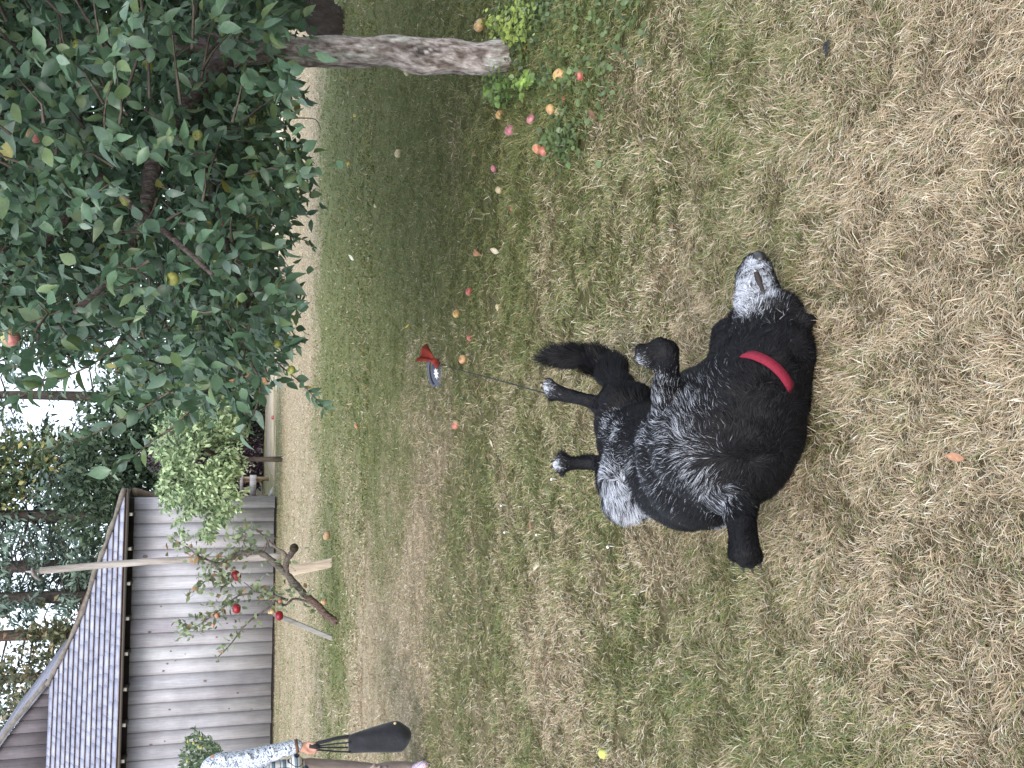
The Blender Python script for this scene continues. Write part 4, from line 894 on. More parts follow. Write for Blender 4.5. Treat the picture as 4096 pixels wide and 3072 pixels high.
# ------------------------------------------------------------------ smooth bodies from tapered limbs
def blob_mesh(name, parts, voxel, smooth=6, sub=0):
    m_ = MB()
    for p in parts:
        if p[0] == 'c':                                # chain: points, radii
            pts = catmull(p[1], 5) if len(p[1]) > 2 else np.array([tuple(Vector(p[1][0]).lerp(Vector(p[1][1]), t)) for t in np.linspace(0, 1, 6)])
            rd = np.interp(np.linspace(0, 1, len(pts)), np.linspace(0, 1, len(p[2])), p[2])
            m_.tube(pts, rd, 14); m_.ell(pts[0], (rd[0],)*3, None, None, 14, 10); m_.ell(pts[-1], (rd[-1],)*3, None, None, 14, 10)
        else: m_.ell(p[1], p[2], p[3] if len(p) > 3 else None, None, 20, 14)
    me = m_.mesh(name+'_raw'); o = bpy.data.objects.new(name+'_raw', me); C.objects.link(o)
    r = o.modifiers.new('r', 'REMESH'); r.mode = 'VOXEL'; r.voxel_size = voxel; r.use_smooth_shade = True
    s_ = o.modifiers.new('s', 'SMOOTH'); s_.factor = .6; s_.iterations = smooth
    dg = bpy.context.evaluated_depsgraph_get(); me2 = bpy.data.meshes.new_from_object(o.evaluated_get(dg)); me2.name = name
    bpy.data.objects.remove(o); return me2
def orient(d, up=(0, 0, 1)):
    """rotation whose local X runs along d"""
    x = Vector(d).normalized(); z = Vector(up); z = (z-x*z.dot(x)).normalized(); y = z.cross(x); return np.array(((x.x, y.x, z.x), (x.y, y.y, z.y), (x.z, y.z, z.z)))
# ------------------------------------------------------------------ person at the left edge, holding a black bag
def person():
    Y = gnd(20, 1700).y+.05; root = thing('person', 'person in blue-grey patterned jacket, plaid shirt and taupe trousers holding a black bag', 'person', tuple(gnd(-70, 1700)))
    def q(x, y, d=0): return at(3072-y, x, Y+d)
    skin = mat('skin', (.50,.27,.20), .5, False, [(25, (.85,.8,.8), (1.1,1.1,1.1), (1,1,1))], spec=.4)
    cx = 3150; X0 = q(1000, cx)
    # body: head, neck, torso, arms, hands, legs as one surface
    hand = q(1222, 2992); hd = []
    parts = [('e', q(640, cx+2, 0), (.075, .095, .115)), ('e', q(670, cx, -.03), (.06, .07, .085)), ('c', [q(720, cx), q(820, cx+4)], [.055, .06]),
             ('c', [q(830, cx+6), q(1000, cx+8), q(1180, cx+8)], [.10, .14, .14]), ('c', [q(845, cx-60), q(845, cx+75)], [.065, .065]),
             ('c', [q(860, cx-100), q(1020, 3040), q(1185, 2990)], [.05, .042, .028]), ('c', [q(860, cx+115), q(1030, cx+140), q(1200, cx+135)], [.05, .042, .028]),
             ('c', [q(1190, cx-45), q(1430, cx-52), q(1650, cx-60)], [.085, .055, .038]), ('c', [q(1190, cx+50), q(1430, cx+52), q(1640, cx+60)], [.085, .055, .038]),
             ('e', q(655, cx-10, -.115), (.014, .02, .02)), ('e', q(650, cx-48, 0), (.012, .02, .03)), ('e', q(650, cx+52, 0), (.012, .02, .03))]
    # palm and fingers curled round the straps
    parts += [('e', q(1218, 2988), (.030, .022, .042)), ('c', [q(1188, 2990), q(1210, 2990)], [.027, .030])]
    for k, (dx, dy, l) in enumerate([(1233, 2972, 1.0), (1240, 2982, 1.08), (1243, 2992, 1.0), (1240, 3001, .85)]):
        a = q(dx, dy, -.010); parts.append(('c', [a, a+Vector((.002, -.026*l, -.020*l)), a+Vector((.0, -.018, -.045*l)), a+Vector((.0, .006, -.046*l))], [.0105, .0098, .009, .0078]))
    t0 = q(1215, 3003, -.012); parts.append(('c', [t0, q(1238, 3012, -.035), q(1262, 3014, -.04)], [.012, .0105, .008]))
    me = blob_mesh('body', parts, .0085, 4); o = link('body', me, skin); place_child(o, root)
    # jacket
    m = bpy.data.materials.new('patterned_jacket'); m.use_nodes = True; n = m.node_tree; tc = n.nodes.new('ShaderNodeTexCoord')
    t = n.nodes.new('ShaderNodeTexNoise'); t.inputs['Scale'].default_value = 34; t.inputs['Detail'].default_value = 5; t.inputs['Distortion'].default_value = 3.5; n.links.new(tc.outputs['Object'], t.inputs[0])
    cr = n.nodes.new('ShaderNodeValToRGB'); el = cr.color_ramp.elements; el[0].position = .36; el[0].color = (.035,.05,.09, 1); el[1].position = .56; el[1].color = (.74,.78,.85, 1)
    e = el.new(.41); e.color = (.16,.20,.30, 1); e = el.new(.48); e.color = (.46,.52,.62, 1); n.links.new(t.outputs[0], cr.inputs[0]); n.links.new(cr.outputs[0], n.nodes['Principled BSDF'].inputs['Base Color']); n.nodes['Principled BSDF'].inputs['Roughness'].default_value = .8
    jp = [('c', [q(845, cx+6), q(1000, cx+6), q(1030, cx+6)], [.125, .165, .16]), ('c', [q(862, cx-70), q(862, cx+84)], [.092, .092]),
          ('c', [q(880, cx-92), q(960, 3046), q(1060, 3020), q(1186, 2984)], [.072, .064, .056, .042]), ('c', [q(880, cx+112), q(1030, cx+140), q(1186, cx+136)], [.072, .058, .043]),
          ('c', [q(800, cx-30, -.02), q(790, cx+30, -.02)], [.05, .05])]
    for k in range(9): a = q(900+k*32, 3040-k*6, -.05+.02*rng.normal()); jp.append(('e', a, (.03, .02, .012), orient((1, 0, .6+rng.normal()*.3))))
    j = link('jacket', blob_mesh('jacket', jp, .010, 3), m); place_child(j, root)
    cu = MB(); a, b = q(1180, 2986), q(1193, 2983); cu.tube([a, b], [.0435, .041], 18, (.16,.09,.06)); place_child(cu.build('cuff', mat('cuff', (1,1,1), .8, True), None, True), j)
    # plaid shirt tail
    m = bpy.data.materials.new('plaid'); m.use_nodes = True; n = m.node_tree; b_ = n.nodes['Principled BSDF']; tc = n.nodes.new('ShaderNodeTexCoord'); sp = n.nodes.new('ShaderNodeSeparateXYZ'); n.links.new(tc.outputs['Object'], sp.inputs[0])
    def stripe(sock, freq, lo):
        a = n.nodes.new('ShaderNodeMath'); a.operation = 'MULTIPLY'; a.inputs[1].default_value = freq; n.links.new(sp.outputs[sock], a.inputs[0])
        f = n.nodes.new('ShaderNodeMath'); f.operation = 'FRACT'; n.links.new(a.outputs[0], f.inputs[0]); g = n.nodes.new('ShaderNodeMath'); g.operation = 'LESS_THAN'; g.inputs[1].default_value = lo; n.links.new(f.outputs[0], g.inputs[0]); return g.outputs[0]
    col = None
    cur = n.nodes.new('ShaderNodeRGB'); cur.outputs[0].default_value = (.72,.72,.70, 1); cur = cur.outputs[0]
    for sock, fr, lo, tint_ in [('X', 15, .30, (.25,.33,.42)), ('Z', 15, .30, (.25,.33,.42)), ('X', 30, .12, (.06,.06,.08)), ('Z', 30, .12, (.06,.06,.08))]:
        mx_ = n.nodes.new('ShaderNodeMix'); mx_.data_type = 'RGBA'; mx_.blend_type = 'MULTIPLY'; mx_.inputs[7].default_value = (*tint_, 1); n.links.new(stripe(sock, fr, lo), mx_.inputs[0]); n.links.new(cur, mx_.inputs[6]); cur = mx_.outputs[2]
    n.links.new(cur, b_.inputs['Base Color']); b_.inputs['Roughness'].default_value = .85
    sp_ = [('c', [q(1090, cx+4, .0), q(1188, cx-2, 0)], [.165, .172]), ('e', q(1185, cx-50, -.01), (.13, .15, .05))]
    s_ = link('shirt', blob_mesh('shirt', sp_, .012, 2), m); place_child(s_, root)
    tm = mat('taupe_trousers', (.30,.24,.215), .85, False, [(5, (.8,.8,.8), (1.1,1.1,1.1), (1,1,1))], (16, .5, .02, (1, 1, .5)))
    tp = [('c', [q(1200, cx), q(1260, cx)], [.145, .14]), ('c', [q(1230, cx-48), q(1430, cx-50), q(1500, cx-47), q(1560, cx-54), q(1632, cx-58)], [.105, .082, .072, .078, .072]), ('c', [q(1230, cx+55), q(1430, cx+55), q(1630, cx+60)], [.105, .08, .072])]
    for k in range(4): tp.append(('e', q(1480+k*22, cx-70+6*k, -.05), (.06, .02, .011), orient((1, 0, -.8))))
    place_child(link('trousers', blob_mesh('trousers', tp, .010, 3), tm), root)
    for sgn, px in ((-1, cx-60), (1, cx+60)):
        sh = blob_mesh('shoe', [('c', [q(1655, px, .02), q(1680, px-14*(sgn < 0), -.10), q(1694, px-26*(sgn < 0), -.18)], [.046, .046, .034]), ('c', [q(1640, px, .03), q(1665, px, .03)], [.045, .046])], .008, 3)
        sm = mat_cache('shoe_fabric', (1,1,1)); v = np.array([x.co for x in sh.vertices]); zz = v[:, 2]; cc = np.tile([.60,.50,.52], (len(v), 1))
        st = ((v[:, 0]*1.0+v[:, 1]*.6+zz*.8)*32) % 1; cc[(st < .22)] = [.09,.13,.45]; cc[(st > .62) & (st < .75)] = [.55,.12,.14]; cc[zz < zz.min()+.022] = [.65,.64,.62]
        a_ = sh.color_attributes.new('Col', 'FLOAT_COLOR', 'POINT'); d4 = np.ones((len(v), 4), np.float32); d4[:, :3] = cc; a_.data.foreach_set('color', d4.ravel())
        place_child(link('shoe', sh, sm), root)
    hr = blob_mesh('hair', [('e', q(615, cx+2, .015), (.085, .105, .10)), ('c', [q(620, cx-38, .05), q(760, cx-30, .07)], [.04, .025]), ('c', [q(620, cx+42, .05), q(760, cx+36, .07)], [.04, .025]), ('c', [q(620, cx, .08), q(780, cx, .08)], [.07, .05])], .012, 3)
    place_child(link('hair', hr, mat('brown_hair', (.08,.05,.035), .6)), root)
    fe = MB()
    for s2 in (-22, 22): fe.ell(q(640, cx-8+s2, -.086), (.011, .008, .007), None, (.02,.015,.01), 10, 8)
    fe.tube([q(690, cx-26, -.085), q(693, cx-8, -.097), q(690, cx+10, -.085)], .005, 6, (.32,.10,.09)); place_child(fe.build('face', mat_cache('shoe_fabric', (1,1,1)), None, True), root)
    # bag ---------------------------------------------------------
    bag = thing('tote_bag', 'black cloth tote bag hanging from the hand of the person', 'bag', tuple(q(1640, 2940)))
    BK = mat('black_cloth', (.014,.015,.020), .8, False, [(8, (.6,.6,.6), (1.6,1.6,1.6), (1,1,1))], (14, .6, .02, (1,1,1)), sheen=.2)
    sec = [(1392, 2943, 3012, .020), (1400, 2938, 3014, .03), (1440, 2926, 3010, .05), (1500, 2907, 3008, .07), (1550, 2893, 3007, .085), (1582, 2884, 3006, .09), (1598, 2886, 3006, .09), (1612, 2896, 2999, .085), (1630, 2908, 2975, .07), (1642, 2918, 2952, .045)]
    V = []; n_ = 20
    for x, y0, y1, th_ in sec:
        a, b = q(x, y0, -.06), q(x, y1, -.06); c_ = (a+b)/2; h_ = (a-b)/2
        for k in range(n_):
            t = k/n_*2*math.pi; ct, st = math.cos(t), math.sin(t); u = abs(ct)**.7*(1 if ct > 0 else -1); w_ = abs(st)**.9*(1 if st > 0 else -1)
            V.append(tuple(c_+h_*u+Vector((0, w_*th_*(.85+.1*math.sin(u*5+x*.02)), 0))))
    Fq = [(i*n_+j, i*n_+(j+1) % n_, (i+1)*n_+(j+1) % n_, (i+1)*n_+j) for i in range(len(sec)-1) for j in range(n_)]
    m_ = MB(); V.append(tuple(q(1394, 2978, -.06))); V.append(tuple(q(1645, 2935, -.06))); m_.add(V, Fq); L = (len(sec)-1)*n_
    m_.f[3] = [np.array([((j+1) % n_, j, len(V)-2) for j in range(n_)]+[(L+j, L+(j+1) % n_, len(V)-1) for j in range(n_)])]
    o = m_.build('bag_body', BK, None, True); md = o.modifiers.new('s', 'SUBSURF'); md.levels = 1; md.render_levels = 1; place_child(o, bag)
    for yb, dz, yt in [(2945, .0, 2974), (2970, -.03, 2985), (2990, .02, 2990), (3008, -.02, 2999)]:
        s1 = MB(); p = catmull([q(1262, yt, -.03), q(1300, yt*.7+yb*.3, -.05), q(1350, yt*.25+yb*.75, -.06), q(1402, yb, -.06+dz)], 4); s1.tube(p, .012, 8, None, squash=.3); place_child(s1.build('strap', BK, None, True), bag)
    s1 = MB(); s1.tube([q(1238, 2984, -.03), q(1262, 2985, -.04), q(1275, 2988, -.04)], [.014, .017, .018], 10); place_child(s1.build('strap', BK, None, True), bag)
    bt = MB(); bt.ell(q(1580, 2893, -.13), (.009, .006, .009), None, None, 10, 6); place_child(bt.build('button', mat('brass', (.5,.38,.2), .4)), bag)
person()
# ------------------------------------------------------------------ dog rolling on its back
def dog():
    def q(x, y, Y): return at(3072-y, x, Y)
    k = Vector
    rib = q(2885, 1745, 2.03); belly = q(2730, 1830, 2.22); pelv = q(2545, 1760, 2.46)
    sp = []; claws = []
    A = sp.append
    # trunk
    A(('e', rib, (.172, .190, .162))); A(('e', q(2960, 1700, 1.98), (.155, .15, .135))); A(('e', q(2790, 1850, 2.12), (.155, .17, .13)))
    A(('e', q(2700, 1900, 2.22), (.12, .16, .11))); A(('c', [q(2800, 1800, 2.12), belly, pelv], [.15, .125, .105]))
    A(('e', q(2740, 1960, 2.18), (.095, .13, .10)))
    A(('e', q(2870, 1625, 2.03), (.09, .12, .105))); A(('e', q(2930, 1535, 2.0), (.070, .09, .09)))
    A(('c', [q(3000, 1600, 1.96), q(3060, 1480, 1.95), q(3070, 1380, 1.97)], [.125, .104, .088]))       # neck
    A(('c', [q(2940, 1470, 2.02), q(2950, 1400, 2.06)], [.065, .050])); A(('e', q(3130, 1420, 1.93), (.075, .075, .065)))
    # head
    A(('e', q(3065, 1290, 1.985), (.078, .078, .074))); A(('e', q(3110, 1260, 1.96), (.052, .06, .052))); A(('e', q(3000, 1300, 2.03), (.05, .055, .05)))
    A(('c', [q(3045, 1240, 1.99), q(3020, 1160, 2.01), q(3008, 1100, 2.03), q(3016, 1052, 2.035)], [.060, .047, .038, .026]))
    A(('c', [q(3075, 1230, 1.98), q(3055, 1140, 2.0), q(3040, 1060, 2.02), q(3037, 1045, 2.02)], [.045, .033, .026, .020]))
    # ears
    A(('c', [q(3165, 1310, 1.93), q(3215, 1290, 1.91), q(3246, 1278, 1.90)], [.030, .026, .012])); A(('c', [q(3170, 1350, 1.93), q(3200, 1380, 1.92), q(3195, 1420, 1.91)], [.034, .032, .018]))
    A(('c', [q(2940, 1330, 2.08), q(2900, 1352, 2.12), q(2878, 1376, 2.13)], [.040, .038, .022])); A(('c', [q(2945, 1390, 2.06), q(2890, 1400, 2.1)], [.045, .028]))
    # pelvis and thighs
    A(('e', pelv, (.115, .12, .095))); A(('e', q(2500, 1700, 2.50), (.095, .09, .08)))
    A(('c', [q(2550, 1830, 2.42), q(2510, 1930, 2.36), q(2500, 2000, 2.34)], [.085, .072, .060])); A(('e', q(2545, 1990, 2.32), (.055, .06, .055)))
    A(('c', [q(2500, 2000, 2.34), q(2455, 1930, 2.42), q(2415, 1862, 2.50)], [.055, .045, .024]))
    A(('c', [q(2425, 1860, 2.50), q(2360, 1853, 2.53), q(2300, 1853, 2.55), q(2262, 1853, 2.56)], [.022, .0185, .018, .023])); 
    A(('c', [q(2520, 1640, 2.48), q(2475, 1605, 2.48), q(2450, 1600, 2.50)], [.075, .055, .042])); A(('c', [q(2450, 1605, 2.50), q(2415, 1625, 2.52), q(2390, 1612, 2.54)], [.042, .030, .021]))
    A(('c', [q(2400, 1618, 2.53), q(2330, 1596, 2.56), q(2262, 1580, 2.60), q(2215, 1566, 2.62)], [.021, .0185, .021, .024]))
    def paw(c0, c1, c2, w=.012, wide=(0, 0, 1), n=4, L=1.0, sp_=1.2):
        a, b = k(c0), k(c1); d = (b-a).normalized(); s_ = k(c2).normalized()
        for i in range(n):
            o_ = (i-(n-1)/2)*w*sp_; ll = (1-.12*abs(i-1.5))*L
            A(('c', [a+s_*o_*.6, a+(b-a)*.55*ll+s_*o_, b*1.0+s_*o_*1.05-d*.012*(abs(i-1.5) > 1)], [w*.9, w*1.02, w*.72])); claws.append((b*1.0+s_*o_*1.08-d*.012*(abs(i-1.5) > 1)+d*w*.55, d))
    paw(q(2262, 1853, 2.56), q(2222, 1856, 2.57), (1, 0, .05)); paw(q(2215, 1566, 2.62), q(2182, 1550, 2.63), (1, 0, .1), .013)
    # tail core
    tailP = [q(2500, 1585, 2.52), q(2468, 1533, 2.55), q(2437, 1480, 2.60), q(2380, 1444, 2.63), q(2304, 1425, 2.66), q(2234, 1427, 2.69), q(2172, 1437, 2.71)]; tailR = [.045, .038, .032, .028, .022, .015, .005]
    A(('c', tailP, tailR))
    # forelegs
    frP = [q(2720, 1640, 2.03), q(2668, 1590, 2.02), q(2668, 1500, 2.0), q(2672, 1430, 1.98), q(2668, 1408, 1.98)]
    A(('c', frP, [.050, .030, .026, .024, .027])); A(('c', [q(2668, 1412, 1.98), q(2625, 1408, 1.99), q(2585, 1420, 2.0)], [.026, .023, .026])); A(('e', q(2640, 1395, 1.99), (.026, .025, .026)))
    paw(q(2600, 1420, 2.0), q(2562, 1436, 2.005), (.75, 0, .65), .0135)
    flP = [q(2900, 1900, 1.98), q(2950, 1980, 1.93), q(2960, 2050, 1.90), q(2972, 2140, 1.87), q(2976, 2195, 1.86)]
    A(('c', flP, [.085, .048, .034, .031, .034])); paw(q(2974, 2175, 1.86), q(2988, 2262, 1.855), (.1, .1, 1), .0125, L=1.0, sp_=1.55)
    me = blob_mesh('body', sp, .0065, 5)
    nv = len(me.vertices); co = np.empty(nv*3, np.float32); me.vertices.foreach_get('co', co); co = co.reshape(-1, 3)
    co[:, 2] = np.maximum(co[:, 2], .004); me.vertices.foreach_set('co', co.ravel()); me.update()
    root = thing('dog', 'black dog with greying muzzle rolling on its back, legs in the air', 'dog', (float(co[:, 0].mean()), float(co[:, 1].mean()), 0))
    me.calc_loop_triangles(); tri = np.empty(len(me.loop_triangles)*3, np.int32); me.loop_triangles.foreach_get('vertices', tri); tri = tri.reshape(-1, 3)
    nor = np.empty(nv*3, np.float32); me.vertices.foreach_get('normal', nor); nor = nor.reshape(-1, 3)
    bvh = BVHTree.FromPolygons([tuple(v) for v in co], [tuple(t) for t in tri])
    def hit(x, y):
        d = ray(3072-y, x).normalized(); h = bvh.ray_cast(CAM, d)[0]
        return np.array(h) if h is not None else None
    # fur colour and length patches: picture spot -> point on the skin, radius, greyness, extra length
    patches = [(2985,1130,.045,1.3,0),(2995,1180,.045,1.2,0),(2990,1215,.035,.8,0),(3045,1110,.028,.9,0),(3050,1180,.032,1.0,0),(2965,1150,.035,1.1,0),(3010,1070,.028,1.1,0),(3000,1045,.022,.8,0),(3045,1065,.022,.7,0),(2975,1235,.03,.4,0),
        (2560,1450,.017,.55,0),(2185,1550,.022,.7,0),(2225,1858,.018,.8,0),(2630,1530,.022,.45,.0),(2625,1600,.026,.6,.008),(2628,1650,.03,.6,.012),
        (2440,1900,.045,.75,.01),(2450,1960,.05,.85,.014),(2470,2010,.05,.9,.018),(2520,2025,.045,.8,.018),(2560,2030,.035,.7,.018),(2500,1970,.045,.6,.01),(2430,1830,.03,.5,.01),
        (2460,1740,.035,.35,0),(2430,1700,.03,.35,0),(2530,1850,.03,.35,.014),(2580,1900,.03,.35,.014),(2620,1760,.05,.16,.018),(2690,1730,.05,.28,.02),(2740,1760,.04,.34,.022),(2770,1820,.042,.34,.02),(2800,1880,.04,.34,.018),(2840,1935,.035,.36,.018),(2660,1850,.06,.15,.02),(2640,1930,.06,.12,.018),(2740,1690,.04,.30,.016),
        (2868,1990,.03,.6,.02),(2882,2040,.028,.7,.02),(2895,2085,.022,.7,.018),(2760,1612,.028,.45,.014),(2820,1640,.04,.15,.01),(2700,1560,.04,.12,.008),(2640,1680,.04,.35,.016),(2820,1560,.05,.10,.01),(3080,1270,.04,.06,0),(2590,1740,.04,.3,.016)]
    PC = []
    for x, y, r, g, e in patches:
        h = hit(x, y)
        if h is not None: PC.append((h, r, g, e))
    pink = hit(2506, 1806)
    bones = [(rib, pelv, .16, .022, 0), (q(3070, 1380, 1.97), rib, .12, .030, 0), (q(3014, 1062, 2.035), q(3065, 1300, 1.985), .055, .007, 0), (q(3065, 1300, 1.98), q(3070, 1400, 1.97), .08, .014, 0),
        (q(2550, 1830, 2.42), q(2500, 2000, 2.34), .07, .018, 0), (q(2500, 2000, 2.34), q(2415, 1862, 2.50), .04, .016, 0), (q(2425, 1860, 2.50), q(2230, 1855, 2.56), .02, .007, 0), (q(2520, 1640, 2.48), q(2450, 1600, 2.5), .06, .014, 0), (q(2450, 1605, 2.50), q(2390, 1612, 2.54), .03, .012, 0),
        (q(2400, 1618, 2.53), q(2190, 1555, 2.62), .021, .007, 0), (q(2720, 1640, 2.03), q(2668, 1590, 2.02), .05, .018, 0), (q(2668, 1590, 2.02), q(2668, 1408, 1.98), .03, .009, 0), (q(2668, 1412, 1.98), q(2562, 1436, 2.0), .028, .007, 0),
        (flP[0], flP[1], .07, .018, 0), (flP[1], flP[4], .038, .008, 0), (flP[4], q(2986, 2252, 1.855), .03, .005, 0)]
    for a, b in zip(tailP[:-1], tailP[1:]): bones.append((a, b, .03, .046, 1))
    bones.append((q(3165, 1310, 1.93), q(3246, 1278, 1.90), .03, .010, 0)); bones.append((q(2940, 1330, 2.08), q(2878, 1376, 2.13), .035, .016, 0))
    # strands
    N = 330000; a_, b_, c_ = co[tri[:, 0]], co[tri[:, 1]], co[tri[:, 2]]; ar = np.linalg.norm(np.cross(b_-a_, c_-a_), axis=1)
    cen = (a_+b_+c_)/3; vis = np.linalg.norm(cen-np.array(CAM), axis=1); nrf = np.cross(b_-a_, c_-a_); face = ((np.array(CAM)-cen)*nrf).sum(1) > -ar*.35*vis*1.0
    wgt = ar*np.where(face, 1, .35)
    ti = rng.choice(len(tri), N, p=wgt/wgt.sum()); u = rng.random(N); v = rng.random(N); f_ = u+v > 1; u[f_] = 1-u[f_]; v[f_] = 1-v[f_]; w_ = 1-u-v
    P = a_[ti]*w_[:, None]+b_[ti]*u[:, None]+c_[ti]*v[:, None]; nn = nor[tri[ti, 0]]*w_[:, None]+nor[tri[ti, 1]]*u[:, None]+nor[tri[ti, 2]]*v[:, None]; nn /= np.linalg.norm(nn, axis=1)[:, None]+1e-9
    best = np.full(N, 1e9); flow = np.zeros((N, 3)); ln = np.zeros(N); fluff = np.zeros(N)
    for A0, B0, r, L, fl in bones:
        A1, B1 = np.array(A0), np.array(B0); d = B1-A1; t = np.clip(((P-A1)@d)/(d@d), 0, 1); dist = np.linalg.norm(P-(A1+t[:, None]*d), axis=1)/r
        m_ = dist < best; best[m_] = dist[m_]; flow[m_] = d/np.linalg.norm(d); ln[m_] = L; fluff[m_] = fl
    def greyness(P):
        g = np.zeros(len(P)); e = np.zeros(len(P))
        for h, r, a, x in PC:
            k_ = np.exp(-((np.linalg.norm(P-h, axis=1)/r)**2)); g = np.maximum(g, a*k_); e = np.maximum(e, x*k_)
        return g, e
    g, e = greyness(P); ln = (ln+e)*(.55+.8*rng.random(N))
    if pink is not None: ln = ln*(1-.7*np.exp(-((np.linalg.norm(P-pink, axis=1)/.026)**2)))
    # locks: neighbouring hairs share direction
    sw = np.stack([fbm(P[:, 0]*28+P[:, 2]*20, P[:, 1]*28, 5, 3)-.5, fbm(P[:, 1]*28+P[:, 2]*20, P[:, 0]*28, 6, 3)-.5, fbm(P[:, 0]*28, P[:, 1]*28-P[:, 2]*22, 7, 3)-.5], 1)
    ev = np.array(rib); tors = (best < 1e8) & (ln > .02) & (fluff == 0); flow[:, 0] += np.where(tors, np.clip((P[:, 0]-ev[0]+.03)*5, -.8, .8), 0)
    tl = np.linalg.norm(flow-nn*(flow*nn).sum(1)[:, None], axis=1); ln = ln*np.clip(.42+.75*tl, 0, 1); flow = flow+np.array([.35, .1, -.1])*(np.clip(1-tl, 0, 1)*2)[:, None]
    d = flow+sw*2.0+rng.normal(size=(N, 3))*.09; d[:, 2] -= .25*(ln > .02); d -= nn*(d*nn).sum(1)[:, None]; d /= np.linalg.norm(d, axis=1)[:, None]+1e-9
    lift = np.where(fluff > 0, .55, .20)+.22*rng.random(N)*(ln > .012)
    d0 = d+nn*lift[:, None]; d0 /= np.linalg.norm(d0, axis=1)[:, None]
    M = P+d0*ln[:, None]*.5; T = M+(d0*.6+d*.4)*ln[:, None]*.5; T[:, 2] = np.maximum(T[:, 2]-.10*ln, .004)
    S = np.cross(d0, nn+rng.normal(size=(N, 3))*.3); S /= np.linalg.norm(S, axis=1)[:, None]+1e-9
    wd = (.0007+.0006*rng.random(N))*np.where(ln > .02, 1.1, 1.0)
    cg = np.clip(g*(1.0+1.0*(fbm(P[:, 0]*60, P[:, 1]*60+P[:, 2]*50, 9, 2)-.5)), 0, 1); lock = np.clip((fbm(P[:, 0]*130+P[:, 2]*60, P[:, 1]*130-P[:, 2]*60, 12, 2)-.5)*2.2+.5, 0, 1); wh = rng.random(N) < np.clip(cg*(.45+1.1*lock), 0, 1)
    col = np.where(wh[:, None], np.array([.54,.56,.62])*(.28+.95*rng.random(N)*np.clip(.30+cg, 0, 1))[:, None], np.array([.0055,.0055,.007])*(.5+1.2*rng.random(N))[:, None])
    br_ = (~wh) & (rng.random(N) < .10); col[br_] = np.array([.020,.018,.018])
    Vv = np.stack([P-S*wd[:, None]*.5, P+S*wd[:, None]*.5, M+S*wd[:, None]*.42, M-S*wd[:, None]*.42, T], 1).reshape(-1, 3); k5 = np.arange(N)[:, None]*5
    fur = mesh_np('fur', Vv, [k5+np.array([[0, 1, 2, 3]]), k5+np.array([[3, 2, 4]])], np.repeat(col, 5, 0))
    sg, _ = greyness(co); base = np.array([.008,.008,.010])*(1-sg[:, None])+np.array([.22,.23,.25])*sg[:, None]
    if pink is not None: kp = np.exp(-((np.linalg.norm(co-pink, axis=1)/.028)**2))[:, None]; base = base*(1-kp)+np.array([.36,.22,.23])*kp
    a4 = me.color_attributes.new('Col', 'FLOAT_COLOR', 'POINT'); d4 = np.ones((nv, 4), np.float32); d4[:, :3] = base; a4.data.foreach_set('color', d4.ravel())
    bo = link('body', me, mat('dog_skin', (1, 1, 1), .7, True, None, (90, .5, .004, (1, 1, 1)), spec=.2)); place_child(bo, root)
    fo = link('fur', fur, mat('dog_hair', (1, 1, 1), .5, True, None, None, spec=.14)); place_child(fo, root); 
    for cp_, cd_ in claws:
        cm_ = MB(); cm_.tube([cp_-cd_*.004, cp_+cd_*.004, cp_+cd_*.010+Vector((0, 0, -.001))], [.0034, .0027, .0008], 6); place_child(cm_.build('claw', mat_cache('claw', (.03,.028,.03)), None, True), root)
    # nose, mouth line, tooth
    nb = MB(); nb.ell(q(3036, 1036, 2.018), (.019, .021, .018), None, None, 14, 10); place_child(nb.build('nose', mat('wet_nose', (.012,.012,.014), .3, spec=.6), None, True), root)
    mp = [hit(*p) for p in [(3024,1092),(3032,1112),(3040,1135),(3050,1160),(3058,1182)]]; mp = [Vector(p) for p in mp if p is not None]
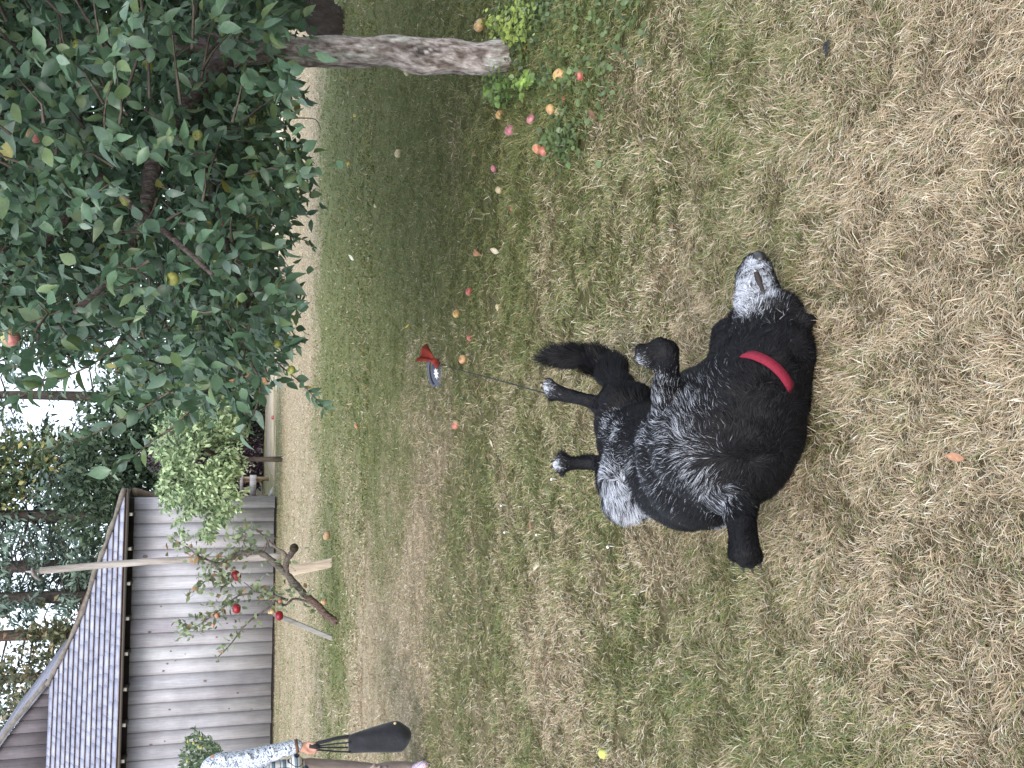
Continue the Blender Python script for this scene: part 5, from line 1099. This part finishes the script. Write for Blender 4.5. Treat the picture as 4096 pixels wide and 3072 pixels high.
    if len(mp) > 2:
        ml = MB(); ml.tube(catmull([p+(CAM-p).normalized()*.004 for p in mp], 4), np.interp(np.linspace(0, 1, (len(mp)-1)*4+1), [0, .3, 1], [.006, .008, .003]), 8); place_child(ml.build('mouth', mat('dark_lips', (.03,.022,.02), .5), None, True), root)
        th_ = MB(); p = mp[0]+(CAM-mp[0]).normalized()*.006; th_.tube([p+Vector((-.006, 0, .003)), p, p+Vector((.007, 0, .004))], [.0035, .003, .001], 7); place_child(th_.build('tooth', mat('tooth', (.6,.55,.42), .4), None, True), root)
    # collar: a band round the neck through three points seen on its front
    pts = [hit(*p) for p in [(2966,1416),(3082,1472),(3172,1572)]]
    if all(p is not None for p in pts):
        p1, p2, p3 = [Vector(p) for p in pts]; nrm = (p2-p1).cross(p3-p1).normalized(); c = (p1+p3)/2; away = ((p2-c)-nrm*(p2-c).dot(nrm)).normalized(); c = c-away*.035
        nx = (p1-c).normalized(); ny = nrm.cross(nx); ring = []
        for t in np.linspace(0, 2*np.pi, 41)[:-1]:
            dd = nx*math.cos(t)+ny*math.sin(t); h = bvh.ray_cast(c+dd*.4, -dd); r = (h[0]-c).length if h[0] is not None else .12; ring.append(min(r, .2))
        ring = np.array(ring)
        for _ in range(4): ring = .5*ring+.25*np.roll(ring, 1)+.25*np.roll(ring, -1)
        V = []; 
        for i, t in enumerate(np.linspace(0, 2*np.pi, 41)[:-1]):
            dd = nx*math.cos(t)+ny*math.sin(t); sk = .011-.032*(1-dd.dot(away))
            for r_, o_ in ((.006, -.0115), (.010, -.0115), (.010, .0115), (.006, .0115)):
                v_ = c+dd*(ring[i]+r_+sk-.004)+nrm*o_; V.append((v_.x, v_.y, max(v_.z, .003)))
        Fq = [(i*4+j, i*4+(j+1) % 4, ((i+1) % 40)*4+(j+1) % 4, ((i+1) % 40)*4+j) for i in range(40) for j in range(4)]
        cb = MB(); cb.add(V, Fq); cm = mat('red_collar', (.19,.011,.028), .8, False, [(200, (.7,.7,.7), (1.2,1.2,1.2), (1,1,1))]); co_ = cb.build('collar', cm, None, True); place_child(co_, root)
dog()
